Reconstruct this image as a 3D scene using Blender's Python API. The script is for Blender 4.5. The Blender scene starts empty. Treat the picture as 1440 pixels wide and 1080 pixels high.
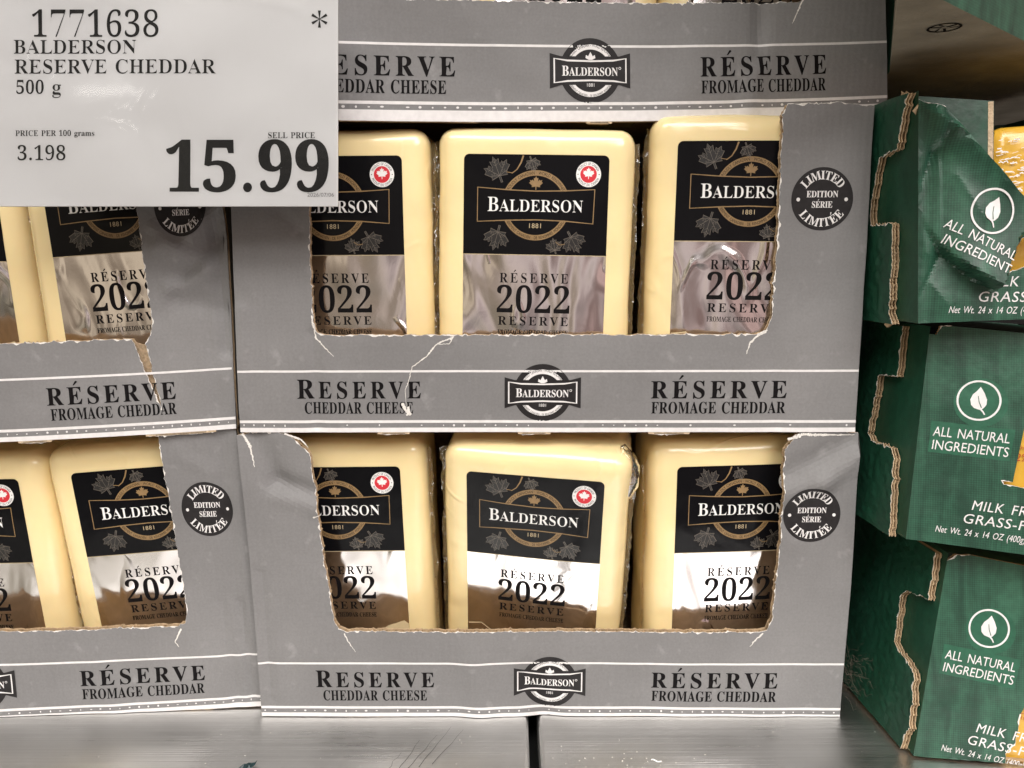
import bpy, bmesh, math, random
from mathutils import Vector, Matrix, Euler, noise
from mathutils.geometry import delaunay_2d_cdt
S = bpy.context.scene
COL = S.collection
R = math.radians
# ---------------------------------------------------------------- camera, world, lamps
PITCH = R(9.24)
cam = bpy.data.cameras.new('camera')
cam.sensor_width = 36.0
cam.lens = 36.0 * 1060 / 1440
cam.clip_start = 0.01
cam.clip_end = 50
cam_o = bpy.data.objects.new('camera', cam); COL.objects.link(cam_o)
cam_o.location = (0, -.3625, .236)
cam_o.rotation_euler = (R(90) - PITCH, 0, 0)
S.camera = cam_o
S.render.engine = 'CYCLES'
S.cycles.use_denoising = True
S.cycles.max_bounces = 8
S.cycles.transparent_max_bounces = 12
S.view_settings.view_transform = 'Standard'
S.view_settings.look = 'None'
S.view_settings.exposure = -0.10
S.view_settings.gamma = 1.0

world = bpy.data.worlds.new('World'); S.world = world; world.use_nodes = True
wn, wl = world.node_tree.nodes, world.node_tree.links
bg = wn['Background']
tc = wn.new('ShaderNodeTexCoord'); sp = wn.new('ShaderNodeSeparateXYZ')
wl.new(tc.outputs['Generated'], sp.inputs[0])
rmp = wn.new('ShaderNodeValToRGB')
mr = wn.new('ShaderNodeMapRange'); mr.inputs[1].default_value = -1; mr.inputs[2].default_value = 1
wl.new(sp.outputs[2], mr.inputs[0]); wl.new(mr.outputs[0], rmp.inputs[0])
e = rmp.color_ramp.elements
e[0].position = 0.0; e[0].color = (.30, .285, .27, 1)
e[1].position = 1.0; e[1].color = (.75, .74, .72, 1)
for pos, c in ((.36, (.34, .33, .32, 1)), (.47, (.78, .69, .67, 1)), (.56, (.80, .72, .69, 1)), (.70, (.55, .53, .52, 1))):
    k = e.new(pos); k.color = c
nz = wn.new('ShaderNodeTexNoise'); nz.inputs['Scale'].default_value = 6.5; nz.inputs['Detail'].default_value = 3
wl.new(tc.outputs['Generated'], nz.inputs['Vector'])
mx = wn.new('ShaderNodeMix'); mx.data_type = 'RGBA'; mx.blend_type = 'MULTIPLY'; mx.inputs[0].default_value = .75
nr = wn.new('ShaderNodeValToRGB'); nr.color_ramp.elements[0].position = .38; nr.color_ramp.elements[0].color = (.30, .24, .22, 1)
nr.color_ramp.elements[1].position = .62; nr.color_ramp.elements[1].color = (1.6, 1.56, 1.55, 1)
wl.new(nz.outputs[0], nr.inputs[0]); wl.new(rmp.outputs[0], mx.inputs[6]); wl.new(nr.outputs[0], mx.inputs[7])
hx = wn.new('ShaderNodeValToRGB'); hx.color_ramp.elements[0].position = .34; hx.color_ramp.elements[0].color = (1.02, .98, .76, 1)
hx.color_ramp.elements[1].position = .66; hx.color_ramp.elements[1].color = (1.0, .80, .76, 1)
k = hx.color_ramp.elements.new(.5); k.color = (1, .97, .96, 1)
mr2 = wn.new('ShaderNodeMapRange'); mr2.inputs[1].default_value = -1; mr2.inputs[2].default_value = 1
wl.new(sp.outputs[0], mr2.inputs[0]); wl.new(mr2.outputs[0], hx.inputs[0])
mx2 = wn.new('ShaderNodeMix'); mx2.data_type = 'RGBA'; mx2.blend_type = 'MULTIPLY'; mx2.inputs[0].default_value = 1
wl.new(mx.outputs[2], mx2.inputs[6]); wl.new(hx.outputs[0], mx2.inputs[7]); wl.new(mx2.outputs[2], bg.inputs[0]); bg.inputs[1].default_value = .72

def area(name, loc, target, sx, sy, power, col=(1, .97, .93)):
    l = bpy.data.lights.new(name, 'AREA'); l.shape = 'RECTANGLE'; l.size = sx; l.size_y = sy; l.energy = power; l.color = col
    o = bpy.data.objects.new(name, l); COL.objects.link(o); o.location = loc
    o.rotation_euler = (Vector(target) - Vector(loc)).to_track_quat('-Z', 'Y').to_euler()
area('ceiling_lamp', (-.15, -1.40, 1.88), (0, 0, .15), 2.3, .7, 54)
area('ceiling_lamp_far', (.5, -.75, 2.1), (0, .05, .1), 1.6, .35, 12)
area('fill_lamp', (1.3, -2.7, 1.95), (0, 0, .15), 1.8, .8, 46)  # added fill light, softens the price card's shadow on the left carton
for x, y, z, w in ((-2.6, -4.2, 2.75, .5), (-.9, -4.6, 2.9, .4), (-3.4, -3.6, 3.3, .6), (1.6, -4.2, 2.9, .5), (-1.7, -5.0, 2.2, .35)):
    area('ceiling_tube', (x, y, z), (0, 0, .2), w, .07, 1.0)

# ---------------------------------------------------------------- node materials
def new_mat(name):
    m = bpy.data.materials.new(name); m.use_nodes = True
    return m, m.node_tree.nodes, m.node_tree.links, m.node_tree.nodes['Principled BSDF']
def setp(b, **k):
    for n, v in k.items():
        n = n.replace('_', ' ')
        b.inputs[n].default_value = (*v, 1) if isinstance(v, tuple) and len(b.inputs[n].default_value) == 4 else v
def plain(name, col, rough=.5, var=.12, scale=120, bump=0, bscale=400, **k):
    """flat-ish material with a little mottling and a fine bump"""
    m, n, l, b = new_mat(name)
    setp(b, Base_Color=col, Roughness=rough, **k)
    t = n.new('ShaderNodeTexCoord')
    if var:
        z = n.new('ShaderNodeTexNoise'); z.inputs['Scale'].default_value = scale; z.inputs['Detail'].default_value = 5
        l.new(t.outputs['Object'], z.inputs['Vector'])
        mr = n.new('ShaderNodeMapRange'); mr.inputs[1].default_value = .25; mr.inputs[2].default_value = .75
        mr.inputs[3].default_value = 1 - var; mr.inputs[4].default_value = 1 + var
        l.new(z.outputs[0], mr.inputs[0])
        v = n.new('ShaderNodeVectorMath'); v.operation = 'SCALE'; v.inputs[0].default_value = col[:3]
        l.new(mr.outputs[0], v.inputs['Scale']); l.new(v.outputs[0], b.inputs['Base Color'])
    if bump:
        z2 = n.new('ShaderNodeTexNoise'); z2.inputs['Scale'].default_value = bscale; z2.inputs['Detail'].default_value = 4
        l.new(t.outputs['Object'], z2.inputs['Vector'])
        bp = n.new('ShaderNodeBump'); bp.inputs['Strength'].default_value = bump; bp.inputs['Distance'].default_value = .001
        l.new(z2.outputs[0], bp.inputs['Height']); l.new(bp.outputs[0], b.inputs['Normal'])
    return m

def printed_card(name, col, rough=.5):
    """printed corrugated board: mottled ink, faint flute washboard, scuffs"""
    m, n, l, b = new_mat(name); setp(b, Roughness=rough); b.inputs['Specular IOR Level'].default_value = .35
    t = n.new('ShaderNodeTexCoord')
    def nz(scale, det, a, c, lo, hi, vec=None):
        z = n.new('ShaderNodeTexNoise'); z.inputs['Scale'].default_value = scale; z.inputs['Detail'].default_value = det
        l.new(vec or t.outputs['Object'], z.inputs['Vector'])
        mr = n.new('ShaderNodeMapRange'); mr.inputs[1].default_value = a; mr.inputs[2].default_value = c
        mr.inputs[3].default_value = lo; mr.inputs[4].default_value = hi
        l.new(z.outputs[0], mr.inputs[0]); return mr.outputs[0]
    f1 = nz(14, 5, .3, .7, .88, 1.12)
    f2 = nz(900, 3, .25, .75, .93, 1.07)
    f3 = nz(95, 8, .62, .76, 1.0, 1.35)
    mp = n.new('ShaderNodeMapping'); mp.inputs['Scale'].default_value = (30, 1, 900)
    l.new(t.outputs['Object'], mp.inputs['Vector'])
    f4 = nz(1, 2, .3, .7, .985, 1.015, mp.outputs[0])
    cur = None
    for f in (f1, f2, f3, f4):
        if cur is None: cur = f; continue
        q = n.new('ShaderNodeMath'); q.operation = 'MULTIPLY'; l.new(cur, q.inputs[0]); l.new(f, q.inputs[1]); cur = q.outputs[0]
    v = n.new('ShaderNodeVectorMath'); v.operation = 'SCALE'; v.inputs[0].default_value = col
    l.new(cur, v.inputs['Scale']); l.new(v.outputs[0], b.inputs['Base Color'])
    w = n.new('ShaderNodeTexWave'); w.bands_direction = 'X'; w.inputs['Scale'].default_value = 95; w.inputs['Distortion'].default_value = 1.0
    l.new(t.outputs['Object'], w.inputs['Vector'])
    bp = n.new('ShaderNodeBump'); bp.inputs['Strength'].default_value = .11; bp.inputs['Distance'].default_value = .0005
    l.new(w.outputs['Fac'], bp.inputs['Height'])
    z = n.new('ShaderNodeTexNoise'); z.inputs['Scale'].default_value = 60; z.inputs['Detail'].default_value = 6
    l.new(t.outputs['Object'], z.inputs['Vector'])
    b2 = n.new('ShaderNodeBump'); b2.inputs['Strength'].default_value = .35; b2.inputs['Distance'].default_value = .002
    l.new(z.outputs[0], b2.inputs['Height']); l.new(bp.outputs[0], b2.inputs['Normal']); l.new(b2.outputs[0], b.inputs['Normal'])
    return m

def green_card(name, dark, light, patch=False, axis=0):
    """dark green print with a halftone dot screen and leafy streaks"""
    m, n, l, b = new_mat(name); setp(b, Roughness=.42)
    t = n.new('ShaderNodeTexCoord')
    def math_(op, a, c):
        q = n.new('ShaderNodeMath'); q.operation = op
        for i, v in enumerate((a, c)):
            if isinstance(v, (int, float)): q.inputs[i].default_value = v
            else: l.new(v, q.inputs[i])
        return q.outputs[0]
    s = n.new('ShaderNodeSeparateXYZ'); l.new(t.outputs['Object'], s.inputs[0])
    k = 2 * math.pi / .00142
    xy = s.outputs[axis]
    a = math_('SINE', math_('MULTIPLY', math_('ADD', xy, s.outputs[2]), k * .7), 0)
    c = math_('SINE', math_('MULTIPLY', math_('SUBTRACT', xy, s.outputs[2]), k * .7), 0)
    dots = math_('MULTIPLY', math_('MULTIPLY', a, c), .27)
    mp = n.new('ShaderNodeMapping'); mp.inputs['Rotation'].default_value = (0, R(-28), 0); mp.inputs['Scale'].default_value = (110, 80, 16)
    l.new(t.outputs['Object'], mp.inputs['Vector'])
    z = n.new('ShaderNodeTexNoise'); z.inputs['Scale'].default_value = 1; z.inputs['Detail'].default_value = 3; z.inputs['Distortion'].default_value = .6
    l.new(mp.outputs[0], z.inputs['Vector'])
    mr = n.new('ShaderNodeMapRange'); mr.inputs[1].default_value = .32; mr.inputs[2].default_value = .72
    mr.inputs[3].default_value = -.5; mr.inputs[4].default_value = .5
    l.new(z.outputs[0], mr.inputs[0])
    th = math_('ADD', dots, mr.outputs[0])
    r2 = n.new('ShaderNodeMapRange'); r2.inputs[1].default_value = -.45; r2.inputs[2].default_value = .55
    l.new(th, r2.inputs[0])
    mx = n.new('ShaderNodeMix'); mx.data_type = 'RGBA'; mx.inputs[6].default_value = (*dark, 1); mx.inputs[7].default_value = (*light, 1)
    if patch: mx.inputs[0].default_value = .8
    else: l.new(r2.outputs[0], mx.inputs[0])
    z3 = n.new('ShaderNodeTexNoise'); z3.inputs['Scale'].default_value = 300; z3.inputs['Detail'].default_value = 5
    l.new(t.outputs['Object'], z3.inputs['Vector'])
    m3 = n.new('ShaderNodeMapRange'); m3.inputs[1].default_value = .3; m3.inputs[2].default_value = .7; m3.inputs[3].default_value = .85; m3.inputs[4].default_value = 1.15
    l.new(z3.outputs[0], m3.inputs[0])
    v = n.new('ShaderNodeVectorMath'); v.operation = 'SCALE'; l.new(mx.outputs[2], v.inputs[0]); l.new(m3.outputs[0], v.inputs['Scale'])
    l.new(v.outputs[0], b.inputs['Base Color'])
    z4 = n.new('ShaderNodeTexNoise'); z4.inputs['Scale'].default_value = 55; z4.inputs['Detail'].default_value = 5
    l.new(t.outputs['Object'], z4.inputs['Vector'])
    bp = n.new('ShaderNodeBump'); bp.inputs['Strength'].default_value = .4; bp.inputs['Distance'].default_value = .002
    l.new(z4.outputs[0], bp.inputs['Height']); l.new(bp.outputs[0], b.inputs['Normal'])
    return m

def wavy_gloss(name, col, rough, metallic, s1, d1, s2, d2, stretch=(1, 1, 1), crease=0, cscale=40, tone=0, **k):
    """foil / film: bump of broad puckers plus fine crinkle"""
    m, n, l, b = new_mat(name); setp(b, Base_Color=col, Roughness=rough, Metallic=metallic, **k)
    t = n.new('ShaderNodeTexCoord'); oi = n.new('ShaderNodeObjectInfo')
    ad = n.new('ShaderNodeVectorMath'); ad.operation = 'ADD'
    l.new(t.outputs['Object'], ad.inputs[0]); l.new(oi.outputs['Location'], ad.inputs[1])
    mp = n.new('ShaderNodeMapping'); mp.inputs['Scale'].default_value = stretch; l.new(ad.outputs[0], mp.inputs['Vector'])
    prev = None
    for s, d in ((s1, d1), (s2, d2)):
        z = n.new('ShaderNodeTexNoise'); z.inputs['Scale'].default_value = s; z.inputs['Detail'].default_value = 2; z.inputs['Distortion'].default_value = .8
        l.new(mp.outputs[0], z.inputs['Vector'])
        bp = n.new('ShaderNodeBump'); bp.inputs['Strength'].default_value = 1; bp.inputs['Distance'].default_value = d
        l.new(z.outputs[0], bp.inputs['Height'])
        if prev: l.new(prev, bp.inputs['Normal'])
        prev = bp.outputs[0]
    if crease:                                      # sharp little folds: ridges where a noise crosses its middle, only in patches
        z = n.new('ShaderNodeTexNoise'); z.inputs['Scale'].default_value = cscale; z.inputs['Detail'].default_value = 1; z.inputs['Distortion'].default_value = .5
        l.new(mp.outputs[0], z.inputs['Vector'])
        a = n.new('ShaderNodeMath'); a.operation = 'SUBTRACT'; a.inputs[1].default_value = .5; l.new(z.outputs[0], a.inputs[0])
        c = n.new('ShaderNodeMath'); c.operation = 'ABSOLUTE'; l.new(a.outputs[0], c.inputs[0])
        r = n.new('ShaderNodeMapRange'); r.interpolation_type = 'SMOOTHSTEP'; r.inputs[1].default_value = 0; r.inputs[2].default_value = .05; r.inputs[3].default_value = 1; r.inputs[4].default_value = 0
        l.new(c.outputs[0], r.inputs[0])
        z2 = n.new('ShaderNodeTexNoise'); z2.inputs['Scale'].default_value = cscale * .6; l.new(ad.outputs[0], z2.inputs['Vector'])
        r2 = n.new('ShaderNodeMapRange'); r2.inputs[1].default_value = .5; r2.inputs[2].default_value = .62; l.new(z2.outputs[0], r2.inputs[0])
        q = n.new('ShaderNodeMath'); q.operation = 'MULTIPLY'; l.new(r.outputs[0], q.inputs[0]); l.new(r2.outputs[0], q.inputs[1])
        bp = n.new('ShaderNodeBump'); bp.inputs['Strength'].default_value = 1; bp.inputs['Distance'].default_value = crease
        l.new(q.outputs[0], bp.inputs['Height']); l.new(prev, bp.inputs['Normal']); prev = bp.outputs[0]
    if tone:
        z = n.new('ShaderNodeTexNoise'); z.inputs['Scale'].default_value = 26; z.inputs['Detail'].default_value = 5; l.new(ad.outputs[0], z.inputs['Vector'])
        r = n.new('ShaderNodeMapRange'); r.inputs[1].default_value = .3; r.inputs[2].default_value = .7; r.inputs[3].default_value = 1 - tone; r.inputs[4].default_value = 1 + tone * .6
        l.new(z.outputs[0], r.inputs[0])
        v = n.new('ShaderNodeVectorMath'); v.operation = 'SCALE'; v.inputs[0].default_value = col[:3]; l.new(r.outputs[0], v.inputs['Scale']); l.new(v.outputs[0], b.inputs['Base Color'])
    l.new(prev, b.inputs['Normal'])
    return m

def film_mat(name, opacity, tint=(.95, .9, .8), bump=.003, rough=.12, scale=180):
    m, n, l, b = new_mat(name)
    n.remove(b); out = n['Material Output']
    tr = n.new('ShaderNodeBsdfTransparent'); tr.inputs[0].default_value = (*tint, 1)
    gl = n.new('ShaderNodeBsdfGlossy'); gl.inputs['Roughness'].default_value = rough; gl.inputs[0].default_value = (.9, .9, .9, 1)
    z = n.new('ShaderNodeTexNoise'); z.inputs['Scale'].default_value = scale; z.inputs['Detail'].default_value = 3; z.inputs['Distortion'].default_value = 1
    t = n.new('ShaderNodeTexCoord'); l.new(t.outputs['Object'], z.inputs['Vector'])
    bp = n.new('ShaderNodeBump'); bp.inputs['Strength'].default_value = 1; bp.inputs['Distance'].default_value = bump
    l.new(z.outputs[0], bp.inputs['Height']); l.new(bp.outputs[0], gl.inputs['Normal'])
    fr = n.new('ShaderNodeFresnel'); fr.inputs[0].default_value = 1.45; l.new(bp.outputs[0], fr.inputs['Normal'])
    ad = n.new('ShaderNodeMath'); ad.operation = 'ADD'; ad.inputs[1].default_value = opacity; l.new(fr.outputs[0], ad.inputs[0])
    mx = n.new('ShaderNodeMixShader'); l.new(ad.outputs[0], mx.inputs[0]); l.new(tr.outputs[0], mx.inputs[1]); l.new(gl.outputs[0], mx.inputs[2])
    l.new(mx.outputs[0], out.inputs[0])
    return m

def steel_mat():
    m, n, l, b = new_mat('brushed_steel'); setp(b, Metallic=1.0, Base_Color=(.46, .46, .45))
    t = n.new('ShaderNodeTexCoord'); mp = n.new('ShaderNodeMapping'); mp.inputs['Scale'].default_value = (5, 1500, 50)
    l.new(t.outputs['Object'], mp.inputs['Vector'])
    z = n.new('ShaderNodeTexNoise'); z.inputs['Scale'].default_value = 1; z.inputs['Detail'].default_value = 4
    l.new(mp.outputs[0], z.inputs['Vector'])
    z2 = n.new('ShaderNodeTexNoise'); z2.inputs['Scale'].default_value = 18; z2.inputs['Detail'].default_value = 8
    l.new(t.outputs['Object'], z2.inputs['Vector'])
    ad = n.new('ShaderNodeMath'); ad.operation = 'ADD'; l.new(z.outputs[0], ad.inputs[0]); l.new(z2.outputs[0], ad.inputs[1])
    mr = n.new('ShaderNodeMapRange'); mr.inputs[1].default_value = .7; mr.inputs[2].default_value = 1.3; mr.inputs[3].default_value = .24; mr.inputs[4].default_value = .46
    l.new(ad.outputs[0], mr.inputs[0]); l.new(mr.outputs[0], b.inputs['Roughness'])
    cr = n.new('ShaderNodeValToRGB'); cr.color_ramp.elements[0].position = .35; cr.color_ramp.elements[0].color = (.66, .66, .65, 1)
    cr.color_ramp.elements[1].position = .68; cr.color_ramp.elements[1].color = (.84, .84, .83, 1)
    ad2 = n.new('ShaderNodeMath'); ad2.operation = 'MULTIPLY'; ad2.inputs[1].default_value = .5; l.new(ad.outputs[0], ad2.inputs[0])
    l.new(ad2.outputs[0], cr.inputs[0]); l.new(cr.outputs[0], b.inputs['Base Color'])
    bp = n.new('ShaderNodeBump'); bp.inputs['Strength'].default_value = .35; bp.inputs['Distance'].default_value = .0006
    l.new(z.outputs[0], bp.inputs['Height']); l.new(bp.outputs[0], b.inputs['Normal'])
    return m

M = {}
M['grey'] = printed_card('grey_printed_board', (.203, .199, .201), .6)
M['kraft'] = plain('raw_kraft_board', (.50, .36, .22), .85, .22, 250, .5, 600)
M['kraft_pale'] = plain('torn_kraft_fibre', (.56, .43, .29), .9, .25, 600, .6, 900)
M['fibre'] = plain('torn_white_fibre', (.76, .73, .69), .9, .12, 900, .5, 1200)
M['white_ink'] = plain('white_ink', (.74, .72, .72), .5, .08, 300)
M['ink'] = plain('black_ink', (.0085, .0075, .008), .6, .3, 500, Specular_IOR_Level=.06)
M['badge_ink'] = plain('charcoal_ink', (.020, .018, .019), .5, .25, 300, Specular_IOR_Level=.2)
M['cheese'] = wavy_gloss('shrink_wrapped_cheddar', (.91, .735, .40), .26, 0, 22, .0022, 120, .00012, crease=.00028, cscale=30, tone=.07, Subsurface_Weight=.15, Subsurface_Radius=(.012, .007, .003), Subsurface_Scale=.4, Coat_Weight=.6, Coat_Roughness=.06)
M['label_black'] = wavy_gloss('glossy_black_label', (.005, .005, .006), .16, 0, 30, .0006, 150, .00003, Specular_IOR_Level=.13)
M['foil'] = wavy_gloss('silver_foil_label', (.74, .705, .70), .14, 1.0, 24, .0055, 150, .00006, (1, 1, .55), crease=.0008, cscale=38)
M['gold'] = plain('gold_ink', (.27, .17, .075), .4, .15, 300)
M['gold_pale'] = plain('pale_gold_ink', (.50, .40, .25), .4, .15, 300)
M['leaf_grey'] = plain('grey_line_ink', (.17, .145, .12), .4, .15, 300)
M['leaf_dark'] = plain('dark_leaf_ink', (.012, .011, .0105), .4, .15, 300)
M['label_white'] = plain('white_label_ink', (.82, .81, .80), .4, 0)
M['red'] = plain('red_ink', (.62, .02, .035), .4, .1, 200)
M['wedge'] = plain('printed_cheese_wedge', (.62, .50, .30), .4, .2, 90)
M['film'] = film_mat('clear_shrink_film', .24, (.80, .68, .50), .002, .2, 260)
M['film_thin'] = film_mat('thin_clear_film', .02, (.97, .95, .9), .0006)
M['steel'] = steel_mat()
M['dark'] = plain('dark_paint', (.006, .006, .006), .8, 0)
M['green'] = green_card('green_halftone_board', (.009, .045, .027), (.034, .122, .074))
M['green_side'] = green_card('shaded_green_board', (.006, .050, .026), (.014, .074, .043), axis=1)  # same green board darkened, shade of the sides put into its colour
M['green_patch'] = green_card('plain_green_ink', (.006, .050, .026), (.022, .115, .066), True)
M['yellow'] = wavy_gloss('yellow_pack_film', (.66, .38, .035), .3, 0, 40, .0018, 240, .0001, Coat_Weight=.5)
M['red_dark'] = plain('dark_red_ink', (.40, .05, .02), .4, .1, 200)
M['card'] = wavy_gloss('price_paper', (.60, .60, .605), .5, 0, 20, .0002, 200, .00001)
M['sleeve'] = film_mat('clear_sleeve_plastic', .0, (1, 1, 1), .0003, .07, 26)
M['card_ink'] = plain('laser_ink', (.010, .010, .011), .6, .2, 400, Specular_IOR_Level=.15)
M['card_ink_pale'] = plain('grey_laser_ink', (.16, .16, .165), .45, .2, 400)
M['wire'] = plain('steel_wire', (.5, .5, .5), .3, 0, Metallic=1.0)
M['teal'] = plain('teal_plastic', (.015, .04, .045), .35, .4, 300)
M['dust'] = plain('dust_fibre', (.11, .085, .065), .9, .2, 300)

# ---------------------------------------------------------------- mesh helpers
def mesh(name, V, Fc, mat, parent=None, smooth=False, mats=None, midx=None):
    me = bpy.data.meshes.new(name); me.from_pydata([tuple(v) for v in V], [], Fc)
    for m in (mats or [mat]): me.materials.append(m)
    if midx: me.polygons.foreach_set('material_index', midx)
    if smooth: me.polygons.foreach_set('use_smooth', [True] * len(me.polygons))
    me.update()
    o = bpy.data.objects.new(name, me); COL.objects.link(o)
    if parent: o.parent = parent
    return o
def empty(name, label, cat, loc=(0, 0, 0), rot=(0, 0, 0), group=None):
    o = bpy.data.objects.new(name, None); COL.objects.link(o); o.location = loc; o.rotation_euler = rot
    o.empty_display_size = .02
    return tag(o, label, cat, group)
def tag(o, label=None, cat=None, group=None, kind=None):
    if label: o['label'] = label
    if cat: o['category'] = cat
    if group: o['group'] = group
    if kind: o['kind'] = kind
    return o
class B:
    """collects 2D shapes (mm) that later go through a surface map"""
    def __init__(s): s.v = []; s.f = []
    def add(s, V, Fc):
        n = len(s.v); s.v += V; s.f += [tuple(i + n for i in f) for f in Fc]; return s
    def quad(s, x0, z0, x1, z1, nx=1):
        V = []; Fc = []
        for i in range(nx + 1):
            x = x0 + (x1 - x0) * i / nx; V += [(x, z0), (x, z1)]
        for i in range(nx): Fc.append((2 * i, 2 * i + 2, 2 * i + 3, 2 * i + 1))
        return s.add(V, Fc)
    def poly(s, pts):
        r = delaunay_2d_cdt([Vector(p) for p in pts], [(i, (i + 1) % len(pts)) for i in range(len(pts))], [], 1, 1e-5)
        return s.add([tuple(v) for v in r[0]], [tuple(f) for f in r[2]])
    def disc(s, cx, cz, r, n=40, rz=None):
        rz = rz or r
        V = [(cx, cz)] + [(cx + r * math.cos(2 * math.pi * i / n), cz + rz * math.sin(2 * math.pi * i / n)) for i in range(n)]
        return s.add(V, [(0, 1 + i, 1 + (i + 1) % n) for i in range(n)])
    def arc(s, cx, cz, r0, r1, a0, a1, n=40):
        V = []; Fc = []
        for i in range(n + 1):
            a = R(a0 + (a1 - a0) * i / n); V += [(cx + r0 * math.cos(a), cz + r0 * math.sin(a)), (cx + r1 * math.cos(a), cz + r1 * math.sin(a))]
        for i in range(n): Fc.append((2 * i, 2 * i + 1, 2 * i + 3, 2 * i + 2) if a1 < a0 else (2 * i + 1, 2 * i, 2 * i + 2, 2 * i + 3))
        return s.add(V, Fc)
    def stroke(s, pts, w, closed=False, w2=None):
        n = len(pts); P = [Vector(p) for p in pts]; V = []
        for i in range(n):
            a = P[(i - 1) % n] if closed or i else P[i]; b = P[(i + 1) % n] if closed or i < n - 1 else P[i]
            d = (b - a); d = d.normalized() if d.length > 1e-9 else Vector((1, 0)); q = Vector((-d.y, d.x))
            h = (w if w2 is None else w + (w2 - w) * i / (n - 1)) / 2
            V += [tuple(P[i] - q * h), tuple(P[i] + q * h)]
        m = n if closed else n - 1
        return s.add(V, [(2 * i, 2 * ((i + 1) % n), 2 * ((i + 1) % n) + 1, 2 * i + 1) for i in range(m)])
    def build(s, name, mat, parent, mp, off):
        V, Fc = refine(s.v, s.f)
        return mesh(name, [mp(x, z, off) for x, z in V], Fc, mat, parent)
def refine(V, Fc, L=2.4, cap=6):
    """split long edges so that flat print follows a bent surface"""
    V = list(V); T = []
    for f in Fc:
        for i in range(1, len(f) - 1): T.append((f[0], f[i], f[i + 1]))
    for _ in range(cap):
        mid = {}
        def m(a, b):
            k = (a, b) if a < b else (b, a)
            if k in mid: return mid[k]
            p, q = V[a], V[b]
            if (p[0] - q[0]) ** 2 + (p[1] - q[1]) ** 2 <= L * L: mid[k] = None
            else: mid[k] = len(V); V.append(((p[0] + q[0]) / 2, (p[1] + q[1]) / 2))
            return mid[k]
        N = []; ch = False
        for a, b, c in T:
            ab, bc, ca = m(a, b), m(b, c), m(c, a); n = (ab is not None) + (bc is not None) + (ca is not None)
            if n == 0: N.append((a, b, c)); continue
            ch = True
            if n == 3: N += [(a, ab, ca), (ab, b, bc), (ca, bc, c), (ab, bc, ca)]; continue
            for _r in range(3):                       # rotate so that the unsplit edge (n=2) or the split one (n=1) is a-b
                if (n == 2 and ab is None) or (n == 1 and ab is not None): break
                a, b, c = b, c, a; ab, bc, ca = bc, ca, ab
            if n == 1: N += [(a, ab, c), (ab, b, c)]
            else: N += [(a, b, bc), (a, bc, ca), (ca, bc, c)]
        T = N
        if not ch: break
    return V, T
def orient(V, Fc):
    """make all faces counter-clockwise in 2D"""
    o = []
    for f in Fc:
        a = sum(V[f[i]][0] * V[f[(i + 1) % len(f)]][1] - V[f[(i + 1) % len(f)]][0] * V[f[i]][1] for i in range(len(f)))
        o.append(f if a > 0 else f[::-1])
    return o

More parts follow.
